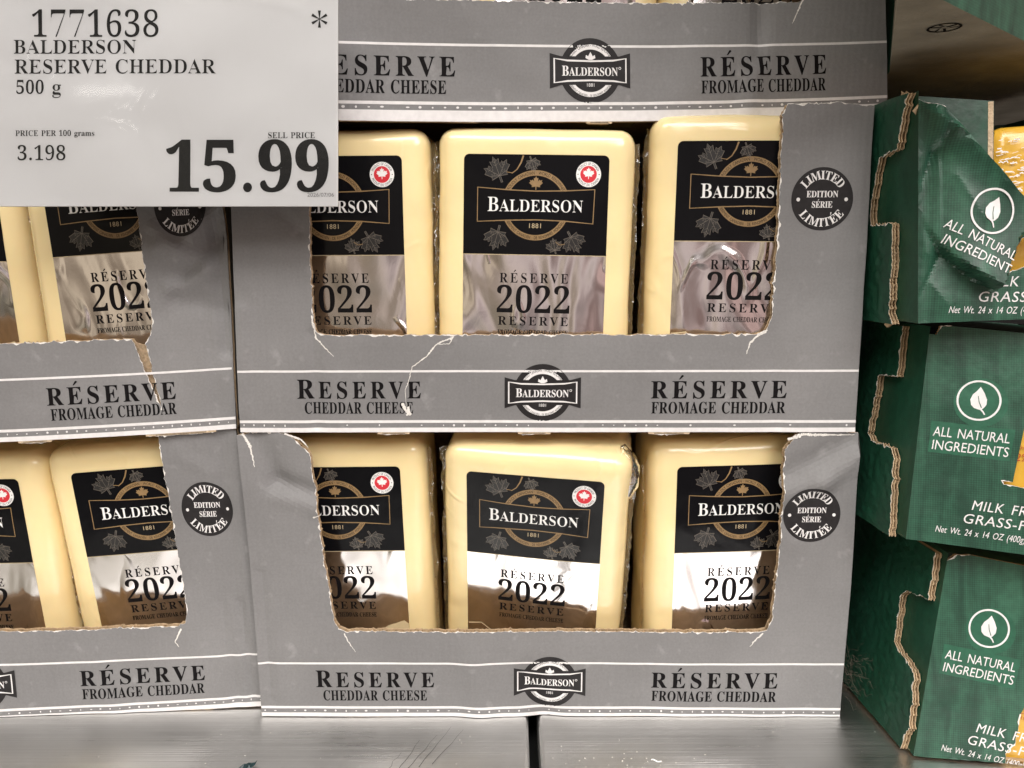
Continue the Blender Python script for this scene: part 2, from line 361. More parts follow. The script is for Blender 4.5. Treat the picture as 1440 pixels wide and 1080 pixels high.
# ---------------------------------------------------------------- lettering
GL = {
'A': (437, ['-9,0 -9,18 4,19 14,24 24,30 32,41 41,55 49,75 206,466 224,465 384,87 411,34 420,25 430,20 443,18 443,0 229,0 229,18 259,21 277,30 283,46 273,81 253,132 103,132 79,71 76,59 75,48 80,32 96,21 124,18 128,18 128,0', '113,161 242,161 177,319']),
'B': (443, ['16,0 16,17 36,20 52,25 62,32 69,44 73,60 75,82 75,369 74,386 72,401 69,412 65,421 59,428 51,433 41,436 30,438 15,439 15,455 220,455 284,451 333,439 368,418 389,388 396,351 392,320 379,294 357,274 326,258 287,247 334,235 371,217 397,194 413,165 418,132 413,93 397,61 371,35 335,15 291,4 238,0', '182,252 188,252 220,254 245,261 263,272 275,290 282,314 285,345 283,373 278,395 269,412 257,424 239,431 216,434 203,433 193,430 188,425 185,417 183,406 182,391', '222,24 248,27 268,35 283,49 293,69 299,95 301,128 298,162 290,188 277,208 258,221 231,228 197,231 182,231 182,65 183,51 186,41 190,33 198,28 208,25']),
'C': (468, ['257,-11 213,-7 174,3 137,20 105,43 78,71 56,104 39,142 29,184 26,228 30,273 39,314 56,351 79,384 106,412 139,435 176,452 216,462 259,465 292,463 328,454 367,440 388,435 402,439 413,449 419,465 437,465 437,308 420,308 403,347 381,380 356,407 328,427 298,439 265,443 222,435 187,409 163,365 149,304 144,226 149,153 165,97 192,56 230,32 278,24 305,26 331,33 358,45 383,61 407,81 428,106 447,89 418,53 384,25 345,5 303,-7']),
'D': (496, ['20,0 20,17 39,19 53,23 63,30 69,39 73,54 74,75 74,374 72,397 68,415 61,426 50,433 35,437 15,439 15,455 222,455 268,453 309,446 346,434 378,418 405,396 428,371 445,341 458,307 466,269 468,228 459,146 430,82 382,36 315,9 228,0', '222,24 262,30 295,47 319,75 331,97 339,124 346,155 349,190 351,229 345,303 330,360 305,401 269,425 223,433 208,432 197,429 190,423 185,415 183,402 182,385 182,72 183,55 185,42 190,34 197,29 208,25']),
'E': (442, ['14,0 14,17 35,18 51,22 62,30 70,41 74,57 75,78 75,369 74,394 69,413 62,425 51,433 36,437 16,439 16,455 399,455 399,320 383,320 375,357 361,386 340,406 312,420 276,428 232,430 200,428 194,426 189,422 186,417 183,388 183,246 193,246 221,248 243,256 259,269 272,288 281,313 288,345 304,345 304,118 287,118 284,143 280,164 273,181 264,195 254,206 241,213 225,218 207,221 185,222 183,222 183,67 184,53 187,42 192,35 201,31 213,28 230,28 261,29 289,32 313,39 335,48 354,60 371,75 386,94 399,116 411,143 430,143 402,0']),
'F': (404, ['15,0 15,17 36,20 52,26 62,34 69,45 73,62 75,84 75,375 73,396 69,412 61,423 50,430 35,435 14,439 14,455 394,455 394,320 377,320 372,345 365,367 355,385 343,400 328,412 310,420 288,426 261,430 230,431 200,429 194,428 189,425 186,421 182,398 182,247 190,247 217,250 239,257 256,270 269,289 278,314 284,347 302,347 302,118 285,118 279,154 269,181 257,200 239,213 217,221 189,224 182,224 182,81 183,66 185,53 188,43 193,34 200,28 210,24 222,20 238,18 257,17 257,0']),
'G': (508, ['268,-10 222,-7 179,3 141,19 108,42 80,70 57,103 41,141 31,183 28,229 31,274 41,315 57,352 80,385 107,413 139,435 176,452 215,462 257,465 293,463 330,454 369,441 388,436 395,437 401,439 406,443 419,465 437,465 437,308 420,308 409,334 397,357 382,379 366,397 348,413 329,426 309,436 288,441 267,443 224,435 189,409 165,366 151,305 146,228 147,188 151,151 158,119 168,91 180,67 206,37 238,19 275,13 298,14 316,19 328,27 336,39 341,53 343,71 343,128 341,146 337,161 329,170 317,176 299,180 275,182 275,198 500,198 500,182 481,180 466,177 457,171 451,161 447,147 446,128 446,29 411,15 375,4 340,-4 304,-9']),
'H': (523, ['15,0 15,17 36,20 52,24 62,32 69,43 73,59 75,81 75,379 73,398 69,413 62,424 51,431 36,436 16,439 16,455 242,455 242,439 204,432 197,428 191,422 187,415 184,406 183,394 182,379 182,251 342,251 342,379 337,415 334,422 328,428 320,432 282,439 282,455 507,455 507,439 486,436 471,431 461,424 454,414 451,399 449,379 449,81 451,60 455,44 461,33 471,25 487,20 507,17 507,0 282,0 282,17 303,20 318,24 329,31 336,41 340,58 342,81 342,221 182,221 182,81 183,59 187,43 194,32 205,24 221,20 242,17 242,0']),
'I': (261, ['13,0 13,17 34,21 50,26 61,32 69,42 74,56 75,75 75,387 74,405 70,419 63,427 52,433 36,437 13,439 13,455 244,455 244,439 223,437 207,433 196,427 188,419 184,405 183,387 183,77 187,44 192,37 198,31 206,26 246,17 246,0']),
'K': (510, ['16,0 16,17 37,20 53,24 63,32 70,43 74,59 75,81 75,379 74,398 70,413 63,424 52,432 37,436 17,439 17,455 242,455 242,439 205,432 197,428 191,422 187,415 185,406 183,394 183,379 183,234 321,373 336,391 345,406 349,418 342,430 323,436 291,439 291,455 486,455 486,439 477,439 453,435 428,426 401,411 374,389 345,361 271,285 463,46 487,25 496,21 506,19 519,17 519,0 281,0 281,17 306,18 322,21 328,24 332,29 334,34 332,42 326,53 316,66 199,214 183,198 183,81 184,59 188,43 195,32 205,24 221,20 242,17 242,0']),
'L': (426, ['15,0 15,17 36,20 52,24 62,32 69,43 73,59 75,81 75,379 73,399 69,414 62,425 51,432 36,436 16,439 16,455 250,455 250,439 233,438 219,436 208,434 199,430 193,424 188,416 185,407 183,394 182,379 182,83 185,47 188,40 193,35 200,31 234,28 264,29 291,33 315,40 335,49 354,63 370,80 384,100 397,125 409,154 427,154 402,0']),
'M': (634, ['14,0 14,17 34,20 50,24 61,32 69,43 74,58 75,79 75,382 75,396 73,407 71,416 66,423 61,428 53,432 15,439 15,455 185,455 317,142 449,455 617,455 617,439 598,436 583,430 573,423 566,412 561,397 560,378 560,85 561,68 562,54 565,43 569,34 574,28 582,23 591,20 602,18 617,17 617,0 396,0 396,17 433,25 440,29 446,36 450,44 453,54 454,68 455,83 455,399 288,0 270,0 105,389 105,80 107,57 112,41 120,30 131,23 148,19 169,17 169,0']),
'N': (494, ['403,-11 107,350 107,79 108,57 112,42 119,31 129,24 145,20 167,17 167,0 18,0 18,17 33,18 45,20 54,23 61,27 67,33 71,41 74,51 75,64 76,79 76,388 36,433 18,439 18,455 156,455 391,169 391,377 390,392 389,404 386,414 382,421 376,427 369,431 331,439 331,455 480,455 480,439 459,436 443,432 433,425 427,414 423,398 422,377 422,-11']),
'O': (525, ['261,-11 228,-9 198,-3 169,7 142,21 117,38 94,58 75,81 58,106 45,134 35,163 29,195 28,228 29,260 35,292 45,321 58,349 75,374 95,397 117,417 143,434 170,448 200,458 232,464 265,466 298,464 328,458 357,448 384,435 409,418 431,399 451,376 467,351 481,323 490,293 496,261 498,228 496,195 490,163 481,134 467,106 450,81 430,58 408,38 383,21 355,7 325,-3 294,-9', '265,12 306,21 338,47 361,90 375,150 379,228 378,268 374,304 368,337 359,365 348,389 324,419 294,437 260,443 219,435 186,409 163,366 150,305 145,228 146,188 150,151 157,119 166,91 177,67 201,37 230,18']),
'P': (418, ['15,0 15,17 36,20 52,24 62,32 69,43 73,59 75,81 75,379 73,398 69,413 62,424 51,431 36,436 16,439 16,455 214,455 265,454 306,449 336,440 357,429 375,415 390,398 400,378 407,356 409,332 404,296 390,266 367,240 334,221 292,209 242,206 182,206 182,81 183,59 187,43 194,32 205,24 221,20 242,17 242,0', '182,230 201,230 231,232 255,240 272,253 283,271 290,297 292,329 290,361 285,387 275,406 261,420 241,428 216,431 204,430 195,428 189,424 185,418 183,409 182,398']),
'R': (473, ['15,0 15,17 36,20 52,24 62,32 69,43 73,59 75,81 75,379 73,398 69,413 62,424 51,431 36,436 16,439 16,455 217,455 255,454 289,451 319,445 345,436 367,426 395,403 412,372 417,334 413,303 401,277 380,255 352,237 315,224 432,50 452,26 459,21 468,18 478,17 480,17 480,0 338,0 201,212 182,212 182,81 183,59 187,43 194,32 205,24 221,20 242,17 242,0', '182,234 203,234 235,236 261,245 280,258 293,278 301,304 304,336 295,389 268,421 224,431 209,430 197,427 190,422 185,414 183,402 182,385']),
'S': (390, ['43,-11 43,158 62,158 75,113 91,77 111,50 136,30 164,19 197,15 220,17 241,24 257,36 269,51 276,69 279,89 273,117 255,140 225,160 163,191 127,210 99,231 77,253 62,276 53,302 50,332 52,358 57,381 67,403 80,421 96,437 115,449 136,459 160,464 185,466 229,461 282,448 291,446 300,445 310,447 317,454 320,466 339,466 339,319 322,319 315,343 305,365 293,385 280,402 265,417 248,429 231,438 213,443 194,445 173,443 155,437 140,426 128,413 122,398 120,380 121,364 127,349 137,336 151,325 168,314 189,303 253,273 279,260 300,247 317,233 331,219 342,204 350,188 355,171 358,153 359,133 357,106 350,80 339,58 323,38 304,21 281,8 254,-2 225,-8 192,-10 158,-8 126,1 98,9 85,12 78,12 73,10 69,7 61,-11']),
'T': (423, ['92,0 92,17 114,19 130,23 142,31 150,42 154,59 156,81 156,433 149,433 116,430 88,420 65,403 47,380 35,352 29,318 11,318 11,455 410,455 410,317 394,317 385,359 368,391 343,415 310,429 269,433 263,433 263,81 265,58 269,41 276,30 288,23 305,19 328,17 328,0']),
'U': (492, ['248,-13 192,-8 147,6 114,29 91,61 78,103 73,155 73,379 72,398 68,413 61,424 50,431 35,436 15,439 15,455 240,455 240,439 202,432 195,428 189,422 185,415 181,379 181,140 183,104 191,74 203,51 221,35 245,25 275,22 317,28 350,44 373,71 388,110 392,159 392,378 391,398 387,413 379,423 368,431 351,436 328,439 328,455 474,455 474,439 456,435 442,429 433,421 427,411 424,396 422,378 422,181 421,142 416,108 407,78 395,53 380,32 346,7 302,-8']),
'V': (428, ['212,-13 44,381 22,420 14,429 1,435 -14,439 -14,455 211,455 211,439 192,438 177,436 166,432 159,427 154,419 152,410 161,378 259,143 348,377 355,409 353,419 349,427 342,432 331,435 317,438 299,439 299,455 442,455 442,439 429,437 418,434 408,427 400,418 391,403 382,383 230,-13']),
'W': (611, ['171,-11 32,393 27,407 21,419 15,427 8,433 -2,437 -15,439 -15,455 181,455 181,439 168,438 157,435 150,432 145,427 141,420 140,410 148,373 223,153 301,353 286,399 281,413 274,423 267,429 258,434 245,437 229,439 229,455 439,455 439,439 413,436 398,427 393,412 399,386 474,166 541,369 549,406 547,417 544,425 538,430 529,434 518,437 503,439 503,455 624,455 624,439 612,435 602,429 594,421 588,410 581,396 575,379 446,-11 428,-11 316,309 190,-11']),
'Y': (426, ['101,0 101,17 122,20 138,24 148,32 155,43 159,59 161,81 161,179 46,387 35,406 24,421 14,429 1,435 -13,438 -13,455 207,455 207,438 195,438 184,437 175,435 167,432 161,428 157,423 156,416 164,392 248,226 333,366 342,382 347,396 349,408 343,424 326,435 298,438 295,438 295,455 439,455 439,438 428,435 418,431 409,424 383,392 268,203 268,81 269,59 273,43 280,32 291,24 307,20 328,17 328,0']),
'0': (375, ['188,-7 150,-3 118,7 91,24 69,48 51,76 39,111 30,150 25,193 23,241 25,289 30,332 39,371 51,405 69,433 91,456 118,473 150,483 189,486 225,483 257,473 283,456 305,433 322,405 336,370 345,331 351,288 353,240 351,193 345,150 336,110 322,76 305,47 283,24 256,7 225,-3', '188,37 210,43 227,61 237,91 241,114 244,140 247,170 248,204 248,240 247,300 243,349 237,390 227,419 211,437 189,443 166,437 150,419 139,390 132,349 128,300 127,240 127,204 129,170 131,140 135,114 139,91 150,61 166,43']),
'1': (375, ['65,0 65,36 120,36 131,37 139,40 146,45 150,53 153,64 154,79 154,416 108,365 94,355 81,348 67,346 57,347 48,352 40,359 33,369 29,381 28,396 74,412 91,420 111,432 132,447 179,482 254,482 254,79 255,66 257,56 261,47 267,41 276,37 288,36 343,36 343,0']),
'2': (375, ['24,0 24,69 123,171 148,198 170,223 187,245 200,266 210,287 218,307 222,327 225,349 226,371 225,395 220,413 212,427 202,437 189,443 174,445 153,442 137,432 126,416 118,393 114,364 112,329 88,331 68,336 50,344 37,357 29,374 26,396 28,411 34,426 43,441 55,454 72,465 92,474 116,481 143,485 174,486 220,483 258,473 288,456 310,434 323,407 328,375 327,359 324,344 319,329 313,314 303,298 291,281 238,220 154,138 87,74 244,74 257,75 269,79 279,86 288,95 295,107 300,120 305,141 345,141 341,0']),
'3': (375, ['163,-7 132,-5 104,-2 81,5 62,13 46,23 34,35 26,47 20,60 19,74 21,90 26,103 36,113 48,120 61,125 76,126 78,100 86,79 99,62 116,50 135,43 158,40 173,41 187,44 199,49 211,56 221,66 230,79 236,95 240,115 241,139 238,163 229,184 214,202 194,216 168,224 137,227 95,227 95,269 140,269 166,272 188,281 204,296 216,316 223,340 225,367 223,390 219,409 211,424 200,436 186,443 169,445 154,444 142,439 133,430 125,419 120,406 116,391 111,341 86,343 64,348 47,356 34,367 27,382 24,401 28,423 41,444 62,461 91,475 128,483 173,486 217,483 255,474 286,458 309,436 323,409 328,377 324,348 315,323 298,301 277,283 253,267 225,256 243,252 261,246 279,238 297,228 312,216 326,201 336,184 342,163 345,138 343,112 338,90 329,70 318,52 304,37 288,25 271,15 251,7 230,1 209,-3 186,-6']),
'4': (375, ['121,0 121,36 140,36 154,37 167,39 179,44 188,52 193,65 195,84 195,125 9,125 9,166 199,480 293,480 293,169 363,169 363,125 293,125 293,84 295,65 300,52 309,44 320,39 333,37 348,36 357,36 357,0', '56,169 195,169 195,287 196,351 199,416 189,394 174,366 158,338 146,319']),
'5': (375, ['165,-7 133,-5 106,-1 84,5 66,14 51,24 40,35 33,48 28,61 27,75 29,89 33,101 42,109 53,116 66,120 81,121 81,108 84,96 88,83 93,71 101,61 111,52 123,46 137,42 154,40 169,41 183,45 195,50 207,58 217,69 226,83 232,101 236,122 237,148 234,178 226,203 213,223 195,236 173,244 146,247 103,243 71,235 40,247 62,480 316,480 319,357 281,357 275,380 267,399 261,403 254,405 244,406 105,406 94,281 126,288 168,291 216,287 258,276 293,256 319,228 335,192 340,148 338,120 333,96 324,75 312,56 299,40 282,27 265,16 246,8 226,1 205,-3 185,-6']),
'6': (375, ['197,-7 165,-4 136,4 109,18 86,37 67,62 51,93 39,130 33,173 30,222 32,258 35,293 42,325 51,356 63,384 77,409 94,432 114,450 137,466 163,477 191,484 222,486 249,485 272,482 291,476 307,468 319,459 329,449 335,437 339,425 340,412 338,399 332,387 322,376 307,367 287,362 260,360 256,400 253,413 249,424 243,434 236,441 227,445 216,447 191,441 170,426 152,401 139,366 130,322 125,269 161,286 177,291 196,293 218,294 256,290 288,278 315,258 336,230 348,196 352,155 348,110 334,71 313,38 282,13 244,-2', '199,38 215,41 228,49 239,64 248,85 253,113 255,148 253,181 247,208 238,228 226,242 211,250 193,253 180,252 168,249 154,243 142,236 132,228 125,221 128,162 135,116 147,81 162,57 179,42']),
'7': (375, ['111,0 289,406 113,406 93,403 80,391 74,372 70,338 30,338 33,480 353,480 353,447 168,0']),
'8': (375, ['183,-7 148,-5 118,1 91,11 69,24 51,39 38,57 28,78 22,99 20,122 23,150 32,173 47,193 67,211 91,227 119,242 94,259 74,276 57,296 45,316 38,339 36,364 37,385 42,404 50,423 62,441 79,456 99,469 125,478 156,484 191,486 235,483 271,471 299,453 318,429 330,401 334,369 332,344 324,322 310,305 292,289 270,274 244,260 280,240 309,220 330,199 344,177 352,153 355,127 350,88 335,55 310,29 276,9 234,-3', '203,283 218,293 230,304 239,317 245,332 249,350 250,370 249,383 247,395 243,407 237,418 230,428 222,436 212,442 200,446 187,447 170,445 156,438 145,426 137,410 132,392 130,372 132,351 139,333 149,318 163,306 181,294', '187,32 208,34 226,42 241,55 253,72 260,92 262,116 259,136 252,154 239,170 220,185 195,200 164,216 150,205 137,192 126,178 118,161 112,142 111,120 113,95 120,74 132,56 147,42 165,34']),
'9': (375, ['152,-7 127,-5 106,-2 88,4 73,12 62,22 53,33 47,45 44,57 42,69 43,79 46,87 50,94 57,100 65,104 75,107 83,88 92,71 103,56 118,45 135,38 156,36 188,43 213,67 232,106 244,160 251,230 240,218 227,207 212,198 195,191 176,186 155,185 119,189 87,201 60,220 40,248 28,282 24,324 26,355 32,383 42,409 56,431 74,450 95,466 120,477 147,484 177,486 209,484 238,476 264,463 287,444 307,420 323,390 335,353 343,310 345,261 344,225 340,190 334,157 326,126 315,97 301,72 284,49 264,30 241,14 215,3 185,-4', '184,233 199,234 212,239 224,245 235,255 243,265 251,278 248,330 242,372 231,403 217,424 201,437 181,441 164,438 149,429 137,413 128,391 123,362 121,328 128,275 149,244']),
'g': (327, ['146,-140 106,-138 73,-132 48,-122 29,-108 18,-92 14,-75 20,-54 38,-38 69,-26 44,-10 29,9 24,30 26,46 32,61 42,74 57,86 77,98 102,110 58,135 31,169 22,212 24,232 30,251 40,268 53,282 69,295 88,305 109,312 132,317 157,318 183,317 208,312 233,304 317,304 317,268 268,268 281,248 289,226 291,203 290,185 285,167 276,151 264,137 250,125 234,116 215,108 194,104 172,103 157,103 142,104 131,103 121,100 112,94 106,87 102,80 101,71 105,59 119,51 141,49 175,49 208,48 236,45 259,40 277,33 292,24 303,13 310,-1 314,-18 316,-37 311,-67 296,-92 272,-113 239,-128 197,-137', '157,124 172,127 183,134 190,146 195,163 198,184 199,211 198,238 195,260 190,276 183,288 172,295 157,297 143,295 132,288 124,276 118,260 115,238 114,211 115,184 118,163 124,146 132,134 143,127', '161,-116 218,-111 252,-94 263,-66 262,-55 257,-47 249,-41 238,-37 223,-35 205,-34 97,-34 84,-45 76,-58 73,-73 76,-84 83,-94 95,-103 111,-111 133,-115']),
'r': (287, ['18,0 18,16 30,18 39,21 45,26 49,32 52,43 52,56 52,252 52,267 50,278 46,285 41,289 32,292 20,293 21,310 146,310 146,252 158,272 172,288 187,301 203,311 218,316 233,318 250,317 264,312 275,304 283,293 288,281 289,266 288,254 284,243 278,234 270,228 260,224 248,222 237,223 229,226 222,231 207,250 202,255 196,259 189,260 179,258 171,252 162,241 155,228 151,211 149,192 149,56 150,42 153,32 159,25 167,21 180,18 197,16 197,0']),
'a': (344, ['255,-10 226,-5 208,10 200,35 168,11 133,-4 95,-9 74,-6 55,0 40,11 29,26 22,43 20,63 25,91 39,115 63,136 98,155 143,173 199,190 199,241 197,258 193,272 187,282 177,290 164,294 148,296 123,293 109,286 104,274 113,257 119,248 122,239 123,231 121,220 117,210 110,202 100,196 90,192 77,191 64,192 54,196 45,203 38,212 34,223 33,236 35,252 40,266 49,278 62,290 77,300 95,308 115,314 137,317 162,318 205,315 239,307 263,292 280,271 290,244 293,210 293,62 295,40 297,37 300,35 304,34 320,42 329,28 306,7 281,-6', '151,34 174,41 183,47 191,54 199,63 199,169 154,151 127,123 118,84 122,56 133,39']),
'm': (554, ['18,0 18,16 30,17 39,21 45,26 49,33 52,43 52,56 52,253 52,266 49,276 46,284 40,289 31,293 19,294 19,310 146,310 146,265 173,294 204,312 237,318 277,312 305,293 320,261 348,293 381,312 418,318 465,306 494,271 504,212 504,56 504,43 507,33 510,26 516,21 524,17 536,16 536,0 377,0 377,16 389,18 397,21 403,26 407,34 409,44 410,56 410,217 409,234 407,247 404,258 398,265 389,270 377,271 358,268 341,256 324,237 324,56 325,44 327,34 331,26 336,21 345,18 356,16 356,0 199,0 199,16 211,18 219,21 225,26 229,34 231,44 232,56 232,217 231,233 229,247 226,258 220,265 211,270 199,271 180,267 162,255 146,235 146,56 147,44 149,34 152,27 158,21 166,18 177,16 177,0']),
's': (288, ['151,-10 132,-8 110,-3 87,6 73,9 64,7 56,1 51,-9 36,-9 36,105 53,105 61,79 72,57 87,39 103,26 121,17 140,15 156,16 168,20 179,27 186,35 191,46 192,58 188,76 176,92 156,105 107,130 85,142 68,155 54,169 45,185 39,202 37,220 40,247 49,270 65,291 86,306 111,316 141,319 166,316 199,308 206,306 213,305 220,306 226,311 230,319 244,319 244,222 228,222 220,244 209,262 196,277 182,288 166,294 149,296 136,295 125,292 116,286 110,278 106,269 105,259 106,249 109,240 115,232 123,225 134,218 146,212 191,189 212,178 229,165 241,151 250,136 255,117 257,95 254,65 244,39 228,18 206,2 181,-7']),
}
CAPH = 466.0
_gc = {}
def _fill(polys, key):
    c = bpy.data.curves.new('g', 'CURVE'); c.dimensions = '2D'; c.fill_mode = 'FRONT'; c.resolution_u = 1
    for p in polys:
        s = c.splines.new('POLY'); s.points.add(len(p) - 1); s.use_cyclic_u = True
        for q, (x, y) in zip(s.points, p): q.co = (x, y, 0, 1)
    o = bpy.data.objects.new('g', c); me = bpy.data.meshes.new_from_object(o)
    V = [(v.co.x, v.co.y) for v in me.vertices]; Fc = [tuple(p.vertices) for p in me.polygons]
    bpy.data.objects.remove(o); bpy.data.curves.remove(c); bpy.data.meshes.remove(me)
    return V, orient(V, Fc)
def _shift(poly, ox, oy):
    """anisotropic offset of a contour (used to thin or fatten strokes)"""
    n = len(poly); out = []
    for i in range(n):
        a, b, c = Vector(poly[i - 1]), Vector(poly[i]), Vector(poly[(i + 1) % n])
        d1, d2 = (b - a).normalized(), (c - b).normalized()
        n1, n2 = Vector((d1.y, -d1.x)), Vector((d2.y, -d2.x))
        m = n1 + n2
        if m.length < .3: m = n1
        m = m / max(m.dot(n1), .5)
        out.append((b.x + max(-1.6, min(1.6, m.x)) * ox, b.y + max(-1.6, min(1.6, m.y)) * oy))
    return out
def serif_glyph(ch, ox=0, oy=0):
    k = (ch, ox, oy)
    if k in _gc: return _gc[k]
    acc = ch in 'ÉÈ'; base = 'E' if acc else ch
    if base == ' ': r = (240, [], [])
    elif base == '.': V = [(95 + 45 * math.cos(R(20 * i)), 40 + 45 * math.sin(R(20 * i))) for i in range(18)]; r = (190, V, [tuple(range(18))])
    else:
        adv, P = GL[base]
        polys = [[tuple(int(q) for q in t.split(',')) for t in p.split()] for p in P]
        if ox or oy:
            # outer contours run one way, counters the other: sign from the area of the largest
            ar = [sum(p[i][0] * p[(i + 1) % len(p)][1] - p[(i + 1) % len(p)][0] * p[i][1] for i in range(len(p))) for p in polys]
            s = 1 if max(ar, key=abs) > 0 else -1
            polys = [_shift(p, ox * s, oy * s) for p in polys]
        if acc: polys.append([(190, 500), (225, 500), (330, 590), (300, 615), (265, 612)] if ch == 'É' else [(290, 500), (255, 500), (150, 590), (180, 615), (215, 612)])
        V, Fc = _fill(polys, k); r = (adv, V, Fc)
    _gc[k] = r; return r
def _font_mesh(t, off):
    c = bpy.data.curves.new('t', 'FONT'); c.body = t; c.size = 1000; c.offset = off; c.resolution_u = 3
    o = bpy.data.objects.new('t', c); me = bpy.data.meshes.new_from_object(o)
    V = [(v.co.x, v.co.y) for v in me.vertices]; Fc = [tuple(p.vertices) for p in me.polygons]
    bpy.data.objects.remove(o); bpy.data.curves.remove(c); bpy.data.meshes.remove(me)
    return V, Fc
_hw = {}
def sans_glyph(ch, off=0):
    k = ('sans', ch, off)
    if k in _gc: return _gc[k]
    if not _hw:
        V, _ = _font_mesh('HH', 0); _hw['w'] = max(v[0] for v in V); _hw['h'] = max(v[1] for v in V)
    if ch == ' ': r = (300, [], [])
    else:
        V, Fc = _font_mesh(ch, off)
        W, _ = _font_mesh('H' + ch + 'H', 0)
        s = CAPH / _hw['h']
        adv = (max(v[0] for v in W) - _hw['w']) * s
        r = (adv, [(x * s, y * s) for x, y in V], orient(V, Fc))
    _gc[k] = r; return r
def text(b, s, x, z, cap, xs=1.0, sp=0.0, align='L', font='serif', ox=0, oy=0, rot=0, slant=0, width=None, big_first=1.0):
    """lay a line of text into builder b; x,z in mm, cap = capital height in mm; width forces the total width"""
    g = [serif_glyph(c, ox, oy) if font == 'serif' else sans_glyph(c, ox) for c in s]
    k = cap / CAPH
    def total(xs): return sum(q[0] * k * xs * (big_first if i == 0 else 1) + sp for i, q in enumerate(g)) - sp
    if width: xs = xs * (width + sp - sp * len(g)) / (total(xs) + sp - sp * len(g))
    w = total(xs)
    px = {'L': 0, 'C': -w / 2, 'R': -w}[align]
    cr, sr = math.cos(R(rot)), math.sin(R(rot))
    for i, (adv, V, Fc) in enumerate(g):
        f = big_first if i == 0 else 1
        P = []
        for vx, vy in V:
            lx = px + vx * k * xs * f + slant * vy * k; lz = vy * k * f
            P.append((x + lx * cr - lz * sr, z + lx * sr + lz * cr))
        b.add(P, Fc); px += adv * k * xs * f + sp
    return b
def arc_text(b, s, cx, cz, r, mid, cap, xs=1.0, sp=0.0, bottom=False, font='sans', ox=0, span=None):
    g = [serif_glyph(c, ox) if font == 'serif' else sans_glyph(c, ox) for c in s]
    k = cap / CAPH
    if span:
        tot = sum(q[0] for q in g) * k * xs; sp = (R(span) * r - tot) / max(1, len(g) - 1)
        if sp < 0: xs *= (R(span) * r) / tot; sp = 0
    w = sum(q[0] * k * xs + sp for q in g) - sp
    pos = -w / 2
    for adv, V, Fc in g:
        c = pos + adv * k * xs / 2
        a = R(mid) + (c / r if bottom else -c / r)
        rr = (r + cap / 2) if bottom else (r - cap / 2)
        ox_, oz_ = cx + rr * math.cos(a), cz + rr * math.sin(a)
        ro = a + math.pi / 2 if bottom else a - math.pi / 2
        cr, sr = math.cos(ro), math.sin(ro)
        P = []
        for vx, vy in V:
            lx = vx * k * xs - adv * k * xs / 2; lz = vy * k
            P.append((ox_ + lx * cr - lz * sr, oz_ + lx * sr + lz * cr))
        b.add(P, Fc); pos += adv * k * xs + sp
    return b
HALF = [(0, 1.0), (.13, .70), (.30, .78), (.24, .34), (.47, .55), (.53, .42), (.80, .50), (.72, .26), (.88, .14), (.50, -.22), (.55, -.40), (.06, -.32), (.05, -.75)]
def maple(cx, cz, s, rot=0, stem=True):
    pts = HALF if stem else HALF[:-1]
    P = pts + [(-x, y) for x, y in reversed(pts) if x > 0]
    c, q = math.cos(R(rot)), math.sin(R(rot))
    return [(cx + s * (x * c - y * q), cz + s * (x * q + y * c)) for x, y in P]
# ---------------------------------------------------------------- corrugated sheets
def inside(p, poly):
    x, y = p; c = False; n = len(poly)
    for i in range(n):
        x1, y1 = poly[i]; x2, y2 = poly[(i + 1) % n]
        if (y1 > y) != (y2 > y) and x < (x2 - x1) * (y - y1) / (y2 - y1) + x1: c = not c
    return c
def segdist(p, a, b):
    a, b, p = Vector(a), Vector(b), Vector(p); d = b - a
    t = max(0, min(1, (p - a).dot(d) / max(d.length_squared, 1e-9)))
    return (p - a - d * t).length
def rough_outline(pts, seed, step=.9, amp=.3):
    """pts: (u, v, torn) - torn says whether the edge that STARTS here is ragged; returns dense points and their torn flags"""
    out = []; fl = []; n = len(pts); s = 0
    for i in range(n):
        a, b = Vector(pts[i][:2]), Vector(pts[(i + 1) % n][:2]); d = b - a; L = d.length
        torn = pts[i][2]; m = max(1, int(L / (step if torn else 5)))
        q = Vector((d.y, -d.x)).normalized() if L > 0 else Vector((0, 0))
        for k in range(m):
            p = a + d * k / m
            if torn and (k or pts[i - 1][2]):
                s_ = s + L * k / m
                j = amp * (noise.noise((s_ * .9, seed * 7.1, 0)) * 1.0 + noise.noise((s_ * .22, seed * 3.3, 5)) * 1.6)
                if noise.noise((s_ * .45, seed, 9)) > .42: j += amp * 1.6
                p = p + q * j
            out.append((p.x, p.y)); fl.append(torn)
        s += L
    return out, fl
def sheet(outline, grid=4.0):
    """triangulate a closed outline with interior grid points"""
    xs = [p[0] for p in outline]; zs = [p[1] for p in outline]; pts = list(outline); n = len(outline)
    segs = [(outline[i], outline[(i + 1) % n]) for i in range(n)]
    x = min(xs) + grid * .5; r = 0
    while x < max(xs):
        z = min(zs) + grid * (.3 + .4 * (r % 2))
        while z < max(zs):
            if inside((x, z), outline) and all(segdist((x, z), a, b) > 1.0 for a, b in segs
                    if min(a[0], b[0]) - 1.1 < x < max(a[0], b[0]) + 1.1 and min(a[1], b[1]) - 1.1 < z < max(a[1], b[1]) + 1.1): pts.append((x, z))
            z += grid
        x += grid; r += 1
    V, E_, Fc, *_ = delaunay_2d_cdt([Vector(p) for p in pts], [(i, (i + 1) % n) for i in range(n)], [], 1, 1e-6)
    V = [tuple(v) for v in V]
    return V, orient(V, [tuple(f) for f in Fc])
